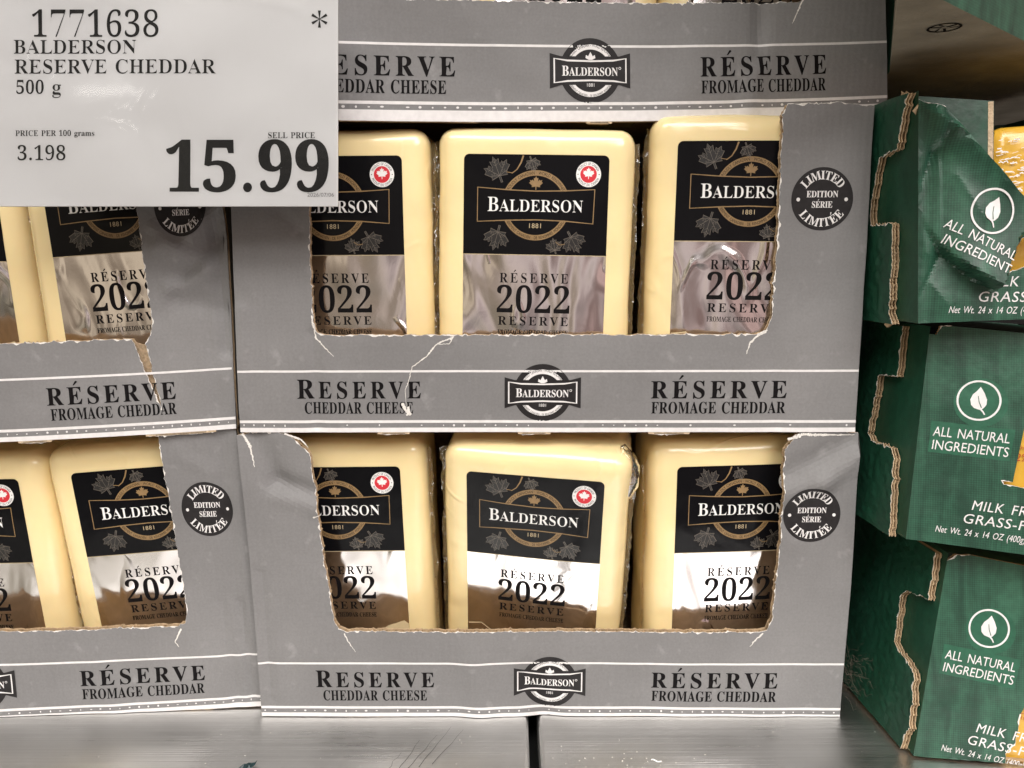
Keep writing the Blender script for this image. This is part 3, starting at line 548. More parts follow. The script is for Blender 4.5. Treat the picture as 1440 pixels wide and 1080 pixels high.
def board(name, pts, mp, t, parent, face_mat, back_mat, seed=1, lam=3.1, amp=.3, grid=2.8, layers=1, ext=5.0, fringe=True):
    """a piece of corrugated board: printed liner, fluted medium showing at its cut edges, kraft liner"""
    ol, fl = rough_outline(pts, seed, amp=amp); n = len(ol)
    V2, F2 = sheet(ol, grid); V = []; Fc = []; mi = []
    lt = .45
    def add(vv, ff, m):
        k = len(V); V.extend(vv); Fc.extend([tuple(i + k for i in f) for f in ff]); mi.extend([m] * len(ff))
    levels = [0] + [-(t * (i + 1) / layers) + lt for i in range(layers)]
    for li, o in enumerate(levels):
        f0 = 0 if li == 0 else 1
        add([mp(u, v, o) for u, v in V2], F2, f0)
        add([mp(u, v, o - lt) for u, v in V2], [f[::-1] for f in F2], 1)
        rv = [mp(u, v, o) for u, v in ol] + [mp(u, v, o - lt) for u, v in ol]
        add(rv, [(i, i + n, (i + 1) % n + n, (i + 1) % n) for i in range(n) if fl[i]], 1)
        add(rv, [(i, i + n, (i + 1) % n + n, (i + 1) % n) for i in range(n) if not fl[i]], f0)
    # fluted medium
    s = 0; cum = [0]
    for i in range(n): s += (Vector(ol[(i + 1) % n]) - Vector(ol[i])).length; cum.append(s)
    nrm = []
    for i in range(n):
        d = Vector(ol[(i + 1) % n]) - Vector(ol[i - 1]); d = d.normalized() if d.length else Vector((1, 0)); nrm.append(Vector((-d.y, d.x)))
    for L in range(layers):
        top = -lt - t * L / layers if L == 0 else levels[L] - lt
        bot = levels[L + 1]
        mid = (top + bot) / 2; a = abs(top - bot) / 2 * .96
        vv = []; on = []; N = int(s / (lam / 8))
        k = 0
        for j in range(N):
            sj = s * j / N
            while cum[k + 1] < sj: k += 1
            f = (sj - cum[k]) / max(cum[k + 1] - cum[k], 1e-6)
            p = Vector(ol[k]).lerp(Vector(ol[(k + 1) % n]), f); q = nrm[k].lerp(nrm[(k + 1) % n], f)
            on.append(fl[k])
            d = mid + a * math.sin(2 * math.pi * sj / lam + L * 1.7 + .8 * noise.noise((sj * .06, seed, L)))
            i0 = .15 + .35 * abs(noise.noise((sj * .8, seed, 3)))
            vv += [mp(*(p + q * i0), d), mp(*(p + q * ext), d)]
        add(vv, [(2 * j, 2 * j + 2, 2 * j + 3, 2 * j + 1) for j in range(N - 1) if on[j] and on[j + 1]], 1)
    o = mesh(name, V, Fc, None, parent, mats=[face_mat, back_mat], midx=mi)
    if fringe and any(fl):
        vv = []; ff = []
        for i in range(n):
            p = Vector(ol[i]); w = -.1 + 1.5 * max(0, noise.noise((cum[i] * .32, seed * 2.7, 1))) + .5 * abs(noise.noise((cum[i] * 1.7, seed, 2)))
            vv += [mp(*(p - nrm[i] * .12), .03), mp(*(p + nrm[i] * max(w, -.11)), .07)]
        for i in range(n):
            if fl[i]: j = (i + 1) % n; ff.append((2 * i, 2 * j, 2 * j + 1, 2 * i + 1))
        mesh('torn_edge', vv, ff, M['fibre'], o)
    return o
def slab(name, c, mat, parent, mats=None, midx=None):
    """box from 8 corners: c[0..3] one face, c[4..7] the opposite one"""
    return mesh(name, c, [(0, 1, 2, 3), (7, 6, 5, 4), (0, 4, 5, 1), (1, 5, 6, 2), (2, 6, 7, 3), (3, 7, 4, 0)], mat, parent, mats=mats, midx=midx)
def combo(name, layers, parent, mp):
    """several printed layers of one mark as a single mesh: [(builder, material, offset)]"""
    V = []; Fc = []; mi = []; mats = []
    for b, m, off in layers:
        if m not in mats: mats.append(m)
        bv, bf = refine(b.v, b.f); k = len(V); V += [mp(x, z, off) for x, z in bv]; Fc += [tuple(i + k for i in f) for f in bf]; mi += [mats.index(m)] * len(bf)
    return mesh(name, V, Fc, None, parent, mats=mats, midx=mi)
def wisp(b, pts, w, seed):
    """a ragged white tear line"""
    P = []
    for i in range(len(pts) - 1):
        a, c = Vector(pts[i]), Vector(pts[i + 1]); m = max(2, int((c - a).length / .7))
        for k in range(m):
            p = a.lerp(c, k / m); P.append((p.x + .45 * noise.noise((p.x * .9, p.y * .9, seed)), p.y + .45 * noise.noise((p.y * .9, p.x * .9, seed + 4))))
    P.append(pts[-1])
    for i in range(len(P) - 1):
        tp = 1.5 * (1 - i / len(P)) ** .7 + .15; w_ = w * tp * (.6 + 1.5 * abs(noise.noise((i * .55, seed, 0))))
        b.stroke([P[i], P[i + 1]], w_, w2=w * tp * (.6 + 1.5 * abs(noise.noise(((i + 1) * .55, seed, 0)))))
    return b

# ---------------------------------------------------------------- the setting
UY = -.11
def setting():
    # two stainless shelf plates with a gap, on a dark plinth
    def plate(name, x0, x1, label):
        bm = bmesh.new(); bmesh.ops.create_cube(bm, size=1)
        for v in bm.verts: v.co = ((x0 + x1) / 2 + v.co.x * (x1 - x0), .09 + v.co.y * .58, -.010 + v.co.z * .020)
        bmesh.ops.bevel(bm, geom=bm.edges[:], offset=.0022, segments=3, affect='EDGES', profile=.5)
        me = bpy.data.meshes.new(name); bm.to_mesh(me); bm.free(); me.materials.append(M['steel'])
        o = bpy.data.objects.new(name, me); COL.objects.link(o)
        return tag(o, label, 'shelf plate')
    plate('steel_shelf_plate', -.62, .0085, 'brushed steel shelf plate left of the dark gap, under the left and middle cartons')
    plate('steel_shelf_plate', .0136, .62, 'brushed steel shelf plate right of the dark gap, reaching under the green cartons')
    slab('shelf_plinth', [(-.62, -.19, -.022), (.62, -.19, -.022), (.62, .38, -.022), (-.62, .38, -.022), (-.62, -.19, -.3), (.62, -.19, -.3), (.62, .38, -.3), (-.62, .38, -.3)], M['dark'], None)['kind'] = 'structure'
    slab('added_shade_shelf', [(-.62, UY, .50), (.62, UY, .50), (.62, .38, .50), (-.62, .38, .50), (-.62, UY, .53), (.62, UY, .53), (.62, .38, .53), (-.62, .38, .53)], M['steel'], None)['kind'] = 'structure'  # unseen shelf, added to shade the top carton and hold the hooks
    slab('back_wall', [(-1.2, .385, -.3), (1.2, .385, -.3), (1.2, .385, .62), (-1.2, .385, .62), (-1.2, .40, -.3), (1.2, .40, -.3), (1.2, .40, .62), (-1.2, .40, .62)], M['dark'], None)['kind'] = 'structure'
setting()

# ---------------------------------------------------------------- cheese cartons
WARP = {'left_bottom': ([-0.2857, -0.0013, 0.0005, 0.0, 0.0, 0.06109], [[9.26, -2.11, 1.32, -1.99, -6.65, -1.49], [-1.38, -0.51, 1.94, -3.81, 1.79, 1.29]]), 'left_mid': ([-0.29, -0.006, 0.1535, 0.0, 0.0, 0.07854], [[22.01, -18.91, -0.25, -0.83, -2.22, -0.37], [-5.23, 2.51, -0.59, -0.65, 2.32, -1.01]]), 'top': ([0.0215, 0.012, 0.307, 0.02618, 0.0, 0.06981], [[14.9, 3.15, -3.63, -6.09, -11.04, -2.73], [-1.83, 2.1, 1.36, -1.82, 2.38, 0.45]]), 'bottom': ([0.0165, 0.0, 0.0005, 0.0, 0.0, 0.0], [[3.09, 0.53, -0.4, 0.86, 0.77, -0.89], [-1.08, -0.4, -0.65, 0.64, -0.11, 0.65]]), 'mid': ([0.0165, 0.0, 0.1528, 0.0, 0.0, 0.0], [[-1.56, -0.86, 0.05, -1.15, 2.66, -0.01], [-0.11, 0.21, -0.35, 0.27, 0.02, 0.78]])}
W2, HH, T = 151.5, 153.0, 3.6
def carton_map(key, creases, seed):
    c = WARP[key][1]
    def defo(u, v):
        y = 1.1 * noise.noise((u * .013, v * .016, seed)) + .28 * noise.noise((u * .05, v * .05, seed + 3)) + .10 * noise.noise((u * .13, v * .13, seed + 6))
        for (x0, z0, x1, z1, a, w) in creases:
            d = segdist((u, v), (x0, z0), (x1, z1)); y += a * math.exp(-(d / w) ** 2)
        return y
    def mp(u, v, off):
        U, V_ = u / 150, v / 75 - .5
        ph = (1, U, V_, U * V_, U * U, V_ * V_)
        k = min(1.0, max(0.0, (v + 2) / 4)) if key == 'bottom' or key == 'left_bottom' else 1
        du = sum(a * b for a, b in zip(c[0], ph)); dv = sum(a * b for a, b in zip(c[1], ph))
        return ((u + du) / 1000, (defo(u, v) - off) / 1000, max((v + dv * k) / 1000, -.006 if key in ('mid', 'top', 'left_mid') else -.0002))
    return mp
def carton(key, label, opening, creases, seed, tops, wisps=(), nubs=(), notch=None, dots=1.0, vb=0.0, dsz=.4, we=0):
    P = WARP[key][0]
    root = empty('cheese_carton', label, 'carton', P[:3], P[3:], 'grey cartons of cheese blocks')
    mp = carton_map(key, creases, seed)
    rnd = random.Random(seed)
    oL, oR = opening
    pts = []
    x = -W2
    pts.append((-W2, vb, 0))
    for a, b_ in nubs: pts += [(a, vb, 0), (a + 1.5, vb - 1.1, 1), (b_ - 1.5, vb - 1.1, 0), (b_, vb, 0)]
    pts += [(W2, vb, 0), (W2 + .2 + we, 90, 0), (W2 + we, 130, 0)]
    pts += tops[1]                      # right column top, going inwards
    pts += list(reversed(oR)) + (notch or []) + oL
    pts += tops[0]
    pts += [(-W2 - .2, 70, 0)]
    fp = board('front_panel', pts, mp, T, root, M['grey'], M['kraft'], seed, amp=.42, lam=3.8, grid=2.2)
    if notch:
        ys = [q for q in notch]
        mesh('torn_liner', [mp(q[0] - 2, q[1] - 1, -1.6) for q in (notch[0],)] + [mp(notch[0][0] + 5, 47.5, -1.6), mp(notch[1][0], notch[1][1] - 5, -1.0), mp(notch[-1][0] - 6, 49, -1.9)], [(0, 3, 2, 1), (0, 1, 2, 3)], M['kraft_pale'], fp)
    # other walls
    def side(s):
        n = 14; V = []; Fc = []; mi = []
        for i in range(n + 1):
            v = HH * i / n - (1.5 if i == n else 0)
            a = Vector(mp(s * W2, v, -.15))
            for dy, dx in ((0, 0), (.012, .0003), (.10, .0005), (.20, 0)):
                w = .0008 * noise.noise((v * .03, dy * 20, seed + s))
                V.append((a.x - s * dx + w, a.y + dy, a.z))
            for dy in (.003, .012, .10, .20): V.append((a.x - s * .003, a.y + dy, a.z))
        for i in range(n):
            for j in range(3):
                p = i * 8 + j; Fc.append((p, p + 1, p + 9, p + 8)); mi.append(0)
                p = i * 8 + 4 + j; Fc.append((p, p + 8, p + 9, p + 1)); mi.append(1)
        for j in range(3): p = n * 8 + j; Fc.append((p, p + 1, p + 5, p + 4)); mi.append(1)
        mesh('side_panel', V, Fc, None, root, mats=[M['grey'], M['kraft']], midx=mi)
    side(-1); side(1)
    bl, br = Vector(mp(-W2, 1, -4)), Vector(mp(W2, 1, -4))
    z0, z1 = .0009, .0036
    slab('base_panel', [(bl.x, bl.y, z0), (br.x, br.y, z0), (br.x, .199, z0), (bl.x, .199, z0), (bl.x, bl.y, z1), (br.x, br.y, z1), (br.x, .199, z1), (bl.x, .199, z1)], M['kraft'], root)
    slab('back_panel', [(bl.x, .2005, z0), (br.x, .2005, z0), (br.x, .2005, .150), (bl.x, .2005, .150), (bl.x, .2035, z0), (br.x, .2035, z0), (br.x, .2035, .150), (bl.x, .2035, .150)], M['kraft'], root)
    # printing
    B().quad(-W2, 30.1, W2, 31.2, 90).build('stripe', M['white_ink'], fp, mp, .10)
    B().quad(-W2, 4.7, W2, 6.1, 90).build('stripe', M['white_ink'], fp, mp, .10)
    B().quad(-W2, vb, W2, 2.3, 90).build('base_band', M['white_ink'], fp, mp, .10)
    d = B(); x = -W2 + 2
    while x < W2:
        q = rnd.random()
        if q < dots: d.disc(x, 3.5 + rnd.uniform(-.15, .15), .25 + dsz * rnd.random(), 9, .2 + .45 * rnd.random())
        x += 5.3 + rnd.uniform(-.3, .3)
    d.build('perforation_dots', M['white_ink'], fp, mp, .12)
    b = B(); text(b, 'RESERVE', -122, 17.1, 8.6, sp=2.0, width=62, big_first=1.13, ox=4); text(b, 'CHEDDAR CHEESE', -118.5, 9.5, 5.9, sp=.2, width=54.5, ox=6)
    b.build('lettering', M['ink'], fp, mp, .12)
    b = B(); k0, k1 = {'left_mid': (-5, 6), 'left_bottom': (-.5, 3)}.get(key, (0, 0))
    text(b, 'RÉSERVE', 52.5 + k0, 17.1, 8.8, sp=2.0, width=65.5 + k1, ox=4); text(b, 'FROMAGE CHEDDAR', 53 + k0 * .8, 9.5, 5.9, sp=.2, width=64.5 + k1 * .8, ox=6)
    b.build('lettering', M['ink'], fp, mp, .12)
    # round brand mark
    k = .0966; cz = 19.9
    def sc(L): return [(x * k, cz + z * k) for x, z in L]
    bow = [(-193, -80), (-140, -64), (140, -64), (193, -80), (193, 80), (140, 66), (-140, 66), (-193, 80)]
    fr = [(-172, -54), (-110, -46), (0, -43), (110, -46), (172, -54), (172, 56), (110, 47), (0, 44), (-110, 47), (-172, 56)]
    rt = B(); arc_text(rt, 'PROUDLY CANADIAN - WORLD RENOWNED', 0, cz, 117 * k, 90, 15 * k, span=118, ox=.02)
    arc_text(rt, 'FIEREMENT CANADIEN - DE RENOMMEE MONDIALE', 0, cz, 115 * k, -90, 13 * k, bottom=True, span=118, ox=.02)
    lt = B(); text(lt, 'BALDERSON', -2 * k, cz - 22 * k, 38 * k, align='C', width=270 * k, big_first=1.22, ox=3)
    text(lt, '1881', 0, cz - 72 * k, 15 * k, align='C', font='sans', ox=.03)
    arc_r = B().arc(142 * k, cz + 12 * k, 4 * k, 6.5 * k, 0, 360, 12)
    crown = B().poly(sc([(-8, 50), (-24, 58), (-21, 72), (-11, 66), (0, 86), (11, 66), (21, 72), (24, 58), (8, 50)]))
    combo('brand_mark', [(B().disc(0, cz, 14.3, 56), M['badge_ink'], .10), (B().arc(0, cz, 97 * k, 120 * k, 0, 360, 56), M['white_ink'], .14),
          (rt, M['ink'], .17), (B().poly(sc(bow)), M['badge_ink'], .18), (B().stroke(sc(fr), 8 * k, True), M['white_ink'], .22), (lt, M['white_ink'], .24), (crown, M['white_ink'], .24), (arc_r, M['white_ink'], .24)], fp, mp)
    # limited edition roundel
    bx, bz = 130, 111.3
    t = B(); arc_text(t, 'LIMITED', bx, bz, 10.7, 90, 3.9, font='serif', ox=5, span=116)
    arc_text(t, 'LIMITÉE', bx, bz, 10.5, -90, 3.9, bottom=True, font='serif', ox=5, span=116)
    text(t, 'EDITION', bx, bz + .8, 2.9, align='C', width=14.6, ox=6); text(t, 'SÉRIE', bx, bz - 3.9, 2.9, align='C', width=9.6, ox=6)
    t.disc(bx - 11, bz - .2, .85, 14); t.disc(bx + 11, bz - .2, .85, 14)
    combo('edition_roundel', [(B().disc(bx, bz, 14.2, 56), M['badge_ink'], .10), (t, M['white_ink'], .15)], fp, mp)
    if wisps:
        b = B()
        for i, (p, w) in enumerate(wisps): wisp(b, p, w, seed + i)
        if key == 'mid':
            for bx_, bz_, br_ in ((-66.6, 10.6, 1.3), (-68.4, 12.6, .8), (-65.6, 9.2, .7), (-45, 46.6, .8)): b.poly([(bx_ + br_ * (.7 + .6 * rnd.random()) * math.cos(k * .7), bz_ + br_ * (.7 + .6 * rnd.random()) * math.sin(k * .7)) for k in range(9)])
        b.build('paper_tear', M['fibre'], fp, mp, .20)
    if nubs:
        b = B(); b2 = B()
        for a, c_ in nubs:
            q = [(a + (c_ - a) * i / 14, vb - .55 + .35 * noise.noise((i * .7, a, seed))) for i in range(15)]
            b.stroke(q, .9); b2.stroke(q[2:-2], .28)
        combo('perforation_nub', [(b, M['kraft_pale'], .14), (b2, M['dark'], .2)], fp, mp)
    return root, mp

OL = lambda xb, xt, zt, r=7, b=48.4: [(xb + r, b, 1), (xb + r * .35, b + 1.2, 1), (xb, b + .2 + r, 1), (xb * .5 + xt * .5 - .4, 90, 1), (xt, zt, 1)]
OR = lambda xb, xt, zt, r=7, b=48.4: [(xb - r, b, 1), (xb - r * .35, b + 1.2, 1), (xb, b + .2 + r, 1), (xb * .5 + xt * .5 + .3, 90, 1), (xt, zt, 1)]
def tops(lx, rx, lr=1.5, rr=1.5, l=153, r=153):
    return ([(lx - lr, l - .4, 1), (-135, l + .6, 1), (-W2, l - 1, 0)], [(W2, r - 1, 1), (135, r + .4, 1), (rx + rr, r - .2, 1)])
carton('bottom', 'lower middle grey carton on the shelf, torn top corners, three cheese blocks in it',
       (OL(-111, -116.5, 143, 6), OR(113, 116, 144, 6)),
       [(-143, 152, -134, 128, 2.6, 7), (-134, 128, -114, 122, 2.4, 5), (-134, 121, -114, 115, -1.4, 5), (-147, 80, -146, 10, .9, 3), (115, 122, 134, 128, -2.4, 6), (134, 128, 151, 141, -2.4, 6), (118, 132, 150, 149, 2.0, 6), (-40, 30, -36, 0, -1.3, 8), (-12, 22, -2, 0, 1.8, 8), (116, 100, 122, 96, -.8, 5)], 3,
       tops(-117, 117, 9, 6),
       [([(-106, 47.5), (-104, 43), (-100.5, 37)], .5), ([(109, 48), (105, 44), (102.5, 40.5)], .7), ([(-117.5, 110), (-113.5, 111.5)], .5), ([(-149, 153), (-146, 147), (-144.5, 136)], .9), ([(-128, 153), (-120, 150), (-117, 146)], .8), ([(117, 149), (124, 151.5), (150, 151)], 1.1)], [(-108, -74), (28, 46), (62, 96)], dots=.95, dsz=.55)
carton('mid', 'upper middle grey carton of three cheese blocks, white crack below its opening',
       (OL(-113, -113, 149, 5), OR(109.5, 110.5, 150, 8)),
       [(-113, 48, -112, 4, .9, 3.5), (-130, 108, -118, 98, .8, 4), (-149, 60, -151, 10, -.9, 4), (-47, 42, -62, 20, .4, 3), (118, 60, 145, 72, .5, 8), (110, 48, 114, 4, .4, 4)], 8,
       tops(-113, 111, 1.5, 1.5),
       [([(-113.5, 58), (-112, 47), (-103, 38)], .7), ([(-43.5, 47.6), (-52, 44), (-57, 38), (-64, 33), (-66, 26), (-68, 21), (-67, 12)], .5), ([(-69.5, 14.5), (-67.5, 10.5), (-65, 9.5)], 1.3), ([(-66.5, 13), (-66, 10), (-67.5, 8.5)], 1.2), ([(-44, 47.5), (-45.5, 44), (-52, 44)], .45), ([(104, 49), (99.5, 44.5), (98, 39)], .8), ([(104, 49), (107.5, 50.5)], .7)],
       [(-82, -66), (-12, 4), (52, 72)], dots=.5)
carton('left_mid', 'grey carton under the price card, front ripped open beside its crumpled side',
       (OL(-113, -113, 149, 7), OR(109, 105, 149, 5)[1:]),
       [(116, 92, 140, 84, -2.2, 5), (128, 78, 149, 96, 2.6, 5), (120, 72, 146, 80, -1.8, 4), (134, 98, 151, 112, -2.2, 4), (147, 120, 149, 40, 1.8, 4), (114, 102, 126, 92, -1.3, 3.5), (124, 66, 150, 60, 1.2, 5), (112, 60, 146, 70, .5, 6), (138, 66, 142, 12, .7, 4)], 14,
       tops(-113, 106, 1.5, 3),
       [], [(30, 48), (100, 140)], notch=[(104.5, 46, 1), (110.5, 11.5, 1), (103.5, 30, 1), (97, 48.2, 1)], we=2.2)
carton('left_bottom', 'grey cheese carton on the shelf at the left edge, under the ripped carton',
       (OL(-113, -113, 149, 7), OR(113, 108, 150, 6)),
       [(142, 150, 140, 110, .9, 4), (132, 60, 138, 4, .8, 4), (147, 120, 149, 40, -.8, 4), (60, 32, 70, 2, -.6, 8), (118, 140, 134, 130, -.7, 5), (143, 60, 147, 6, 1.0, 3)], 21,
       tops(-113, 110, 1.5, 6),
       [([(109, 47), (105, 40), (107, 37)], .8)], [(54, 66), (98, 124)])
carton('top', 'topmost grey carton, creased, only its low front with the brand mark showing',
       (OL(-113, -113, 149, 7, 49.3), OR(110, 111, 150, 7, 49.3)),
       [(86, 60, 82, 26, 2.2, 4.5), (82, 26, 76, 0, -1.6, 6), (60, 48, 40, 2, -.6, 12)], 30,
       tops(-113, 111), [([(-116, 49), (-112, 45), (-108, 41)], .5), ([(107, 52), (103, 45), (100, 40)], .6)], [(-112, -88), (-65, -50), (-2, 10), (38, 58)], dots=.85, vb=-2.6, dsz=.6)
# ---------------------------------------------------------------- cheese blocks
BW, BT, BB, BD, BR = 47.3, 13.0, -127.0, 46.0, 8.0
def block_face(seed):
    def f(x, z):
        return -1.3 * (1 - (x / BW) ** 2) * (1 - ((z + 57) / 70) ** 2) + .55 * noise.noise((x * .022, z * .022, seed)) + .16 * noise.noise((x * .07, z * .07, seed + 5))
    return f
def rounded_block(seed):
    f = block_face(seed); nx, ny, nz = 22, 12, 34
    idx = {}; V = []; Fc = []
    def vert(i, j, k):
        key = (i, j, k)
        if key in idx: return idx[key]
        p = Vector((-BW + 2 * BW * i / nx, BD * j / ny, BB + (BT - BB) * k / nz))
        # crowd the grid towards the rounded edges
        def warp(t, n): a = t / n * 2 - 1; return (math.copysign(abs(a) ** .72, a) + 1) / 2
        p = Vector((-BW + 2 * BW * warp(i, nx), BD * warp(j, ny), BB + (BT - BB) * warp(k, nz)))
        q = Vector((max(-BW + BR, min(BW - BR, p.x)), max(BR, min(BD - BR, p.y)), max(BB + BR, min(BT - BR, p.z))))
        d = p - q
        if d.length > 1e-6: p = q + d.normalized() * BR * min(1, max(abs(d.x), abs(d.y), abs(d.z)) / BR)
        w = max(0, 1 - p.y / 26)
        y = p.y + f(max(-BW, min(BW, p.x)), p.z) * w
        x = p.x + (.7 * noise.noise((p.y * .05, p.z * .035, seed + 9)) + .25 * noise.noise((p.y * .12, p.z * .11, seed + 2))) * min(1, abs(p.x) / BW) ** 4
        z = p.z + .8 * noise.noise((p.x * .04, p.y * .05, seed + 13)) * (1 if p.z > 0 else 0)
        idx[key] = len(V); V.append((x / 1000, y / 1000, z / 1000)); return idx[key]
    def q(a, b, c, d): Fc.append((vert(*a), vert(*b), vert(*c), vert(*d)))
    for i in range(nx):
        for k in range(nz):
            q((i, 0, k), (i + 1, 0, k), (i + 1, 0, k + 1), (i, 0, k + 1)); q((i, ny, k), (i, ny, k + 1), (i + 1, ny, k + 1), (i + 1, ny, k))
    for j in range(ny):
        for k in range(nz):
            q((0, j, k), (0, j, k + 1), (0, j + 1, k + 1), (0, j + 1, k)); q((nx, j, k), (nx, j + 1, k), (nx, j + 1, k + 1), (nx, j, k + 1))
    for i in range(nx):
        for j in range(ny):
            q((i, j, nz), (i + 1, j, nz), (i + 1, j + 1, nz), (i, j + 1, nz)); q((i, j, 0), (i, j + 1, 0), (i + 1, j + 1, 0), (i + 1, j, 0))
    return V, Fc
def rrect(x0, z0, x1, z1, r, top=True, bot=True, n=6):
    P = []
    for cx, cz, a0, on in ((x1 - r, z1 - r, 0, top), (x0 + r, z1 - r, 90, top), (x0 + r, z0 + r, 180, bot), (x1 - r, z0 + r, 270, bot)):
        if on: P += [(cx + r * math.cos(R(a0 + 90 * i / n)), cz + r * math.sin(R(a0 + 90 * i / n))) for i in range(n + 1)]
        else: P.append((x0 if 90 < a0 + 1 < 270 else x1, z0 if a0 >= 180 else z1))
    return P
def fine(pts, grid=3.0):
    """closed 2D outline filled with a grid so that it can follow a curved face"""
    ol = []; n = len(pts)
    for i in range(n):
        a, b = Vector(pts[i]), Vector(pts[(i + 1) % n]); m = max(1, int((b - a).length / grid))
        ol += [tuple(a.lerp(b, k / m)) for k in range(m)]
    V, Fc = sheet(ol, grid); return B().add(V, Fc)
_art = {}
def label_art():
    if _art: return _art
    A = _art
    A['foil'] = fine(rrect(-34.5, -104, 34.5, -46.5, 2.5, False, True))
    A['black'] = fine(rrect(-34.5, -46.8, 34.5, 0, 2.6, True, False))
    ld, lg = B(), B()
    for cx, cz, s, ro in ((-18.2, -8.0, 7.2, 22), (-2.0, -3.9, 4.3, -160), (-18.3, -38.2, 7.0, 165), (18.2, -39.8, 6.6, -150), (9.6, -43.2, 4.6, 12)):
        m = maple(cx, cz, s, ro); m = [(x, min(z, -.4) if z > -30 else max(z, -46.2)) for x, z in m]
        ld.poly(m); lg.stroke(m, .22, True)
        c, q = math.cos(R(ro)), math.sin(R(ro))
        for vx, vy in ((0, .85), (.62, .40), (-.62, .40), (.55, -.12), (-.55, -.12)):
            e = (cx + s * (vx * c - vy * q), cz + s * (vx * q + vy * c)); e = (e[0], min(e[1], -.5) if cz > -30 else max(e[1], -46))
            lg.stroke([(cx + s * .5 * q * .6, cz - s * .3 * c), e], .16)
            for t in (.45, .7):
                p = Vector((cx, cz)).lerp(Vector(e), t); d = (Vector(e) - Vector((cx, cz))) * .22
                for sg in (1, -1): lg.stroke([tuple(p), (p.x + d.x * .7 - sg * d.y * .8, p.y + d.y * .7 + sg * d.x * .8)], .12)
    st = B(); st.stroke([(-6.2, -.5), (-7.4, -4), (-9.2, -7), (-11.6, -8.8)], .8, w2=.35); st.stroke([(-11, -8.6), (-14, -8.2)], .3); st.stroke([(14.5, -41.5), (12, -42), (10, -40.5)], .3)
    A['leaves'] = [(ld, 'leaf_dark', .10), (lg, 'leaf_grey', .13), (st, 'gold', .14)]
    cz = -23.6; rt = B()
    arc_text(rt, 'PROUDLY CANADIAN · WORLD RENOWNED', 0, cz, 15.15, 90, 1.45, span=128, ox=.02)
    arc_text(rt, 'FIEREMENT CANADIEN · DE RENOMMEE MONDIALE', 0, cz, 15.15, -90, 1.4, bottom=True, span=126, ox=.02)
    bow = [(-27.8, -31.4), (-14, -30.7), (0, -30.3), (14, -30.7), (27.6, -31.8), (28.0, -15.8), (14, -16.6), (0, -16.9), (-14, -16.4), (-27.8, -15.4)]
    A['ring'] = [(B().arc(0, cz, 13.9, 16.4, 0, 360, 64), 'gold', .12), (rt, 'label_black', .15), (B().poly(bow), 'label_black', .17), (B().stroke(bow, .5, True), 'gold', .20), (B().poly(maple(0, -13.6, 3.7)), 'gold', .14)]
    t = B(); text(t, 'BALDERSON', -.2, -26.5, 5.6, align='C', width=46, big_first=1.22, ox=-9, oy=0); A['name'] = t
    t = B(); text(t, '1881', 0, -34.2, 2.2, align='C', font='sans', ox=.0, sp=.15); A['year'] = t
    cx, cz = 24.8, -8.8; t = B()
    arc_text(t, 'PRODUCT OF CANADA', cx, cz, 4.9, 90, 1.2, span=140, ox=.04); arc_text(t, 'PRODUIT DU CANADA', cx, cz, 4.9, -90, 1.2, bottom=True, span=140, ox=.04)
    A['origin'] = [(B().disc(cx, cz, 5.9), 'label_white', .12), (B().disc(cx, cz, 3.9), 'red', .15), (B().poly(maple(cx, cz + .15, 3.1)), 'label_white', .18), (t, 'ink', .16), (B().disc(cx - 5.0, cz, .25, 8).disc(cx + 5.0, cz, .25, 8), 'ink', .16)]
    t = B(); text(t, 'RÉSERVE', 0, -60.3, 4.7, align='C', sp=1.1, width=33.5, ox=-2); text(t, '2022', 0, -74.8, 12.9, align='C', width=37, ox=-4)
    text(t, 'RESERVE', 0, -80.9, 4.3, align='C', sp=1.1, width=34.5, ox=-2); text(t, 'FROMAGE CHEDDAR CHEESE', 0, -85.6, 2.5, align='C', width=34.5, ox=-2)
    A['text'] = t
    A['edge'] = B().quad(-34.4, -47.1, 34.4, -46.75, 24)
    w = B().poly([(12, -104), (15, -97), (23, -91), (32, -88), (34.3, -90), (34.3, -104)]); w2 = B().stroke([(-34, -92), (-27, -91), (-22, -95), (-17, -96)], .8, w2=.3); w3 = B().disc(-2, -102, 7.5, 30, 9)
    A['picture'] = [(w, 'wedge', .10), (w2, 'wedge', .10), (w3, 'label_black', .10)]
    return A
_body = {}
def film_seam(sx, seed, parent):
    """the crinkled flange of the vacuum pack, lying in the gap beside the block"""
    V = []; Fc = []; n = 90; m = 8
    for i in range(n + 1):
        z = BB + 6 + (BT - BB - 12) * i / n
        w = 4.6 + 1.6 * noise.noise((z * .06, seed, 1)) + .7 * noise.noise((z * .3, seed, 2))
        for j in range(m + 1):
            x = sx * (BW - 2.2 + w * j / m); t = j / m
            y = 9 + 5 * (1 - t) + 2.6 * noise.noise((x * .28, z * .16, seed)) * t + 1.3 * noise.noise((x * .6, z * .5, seed + 2)) * t
            V.append((x / 1000, y / 1000, z / 1000))
    for i in range(n):
        for j in range(m): p = i * (m + 1) + j; Fc.append((p, p + 1, p + m + 2, p + m + 1) if sx > 0 else (p, p + m + 1, p + m + 2, p + 1))
    return mesh('film_seam', V, Fc, M['film'], parent, smooth=True)
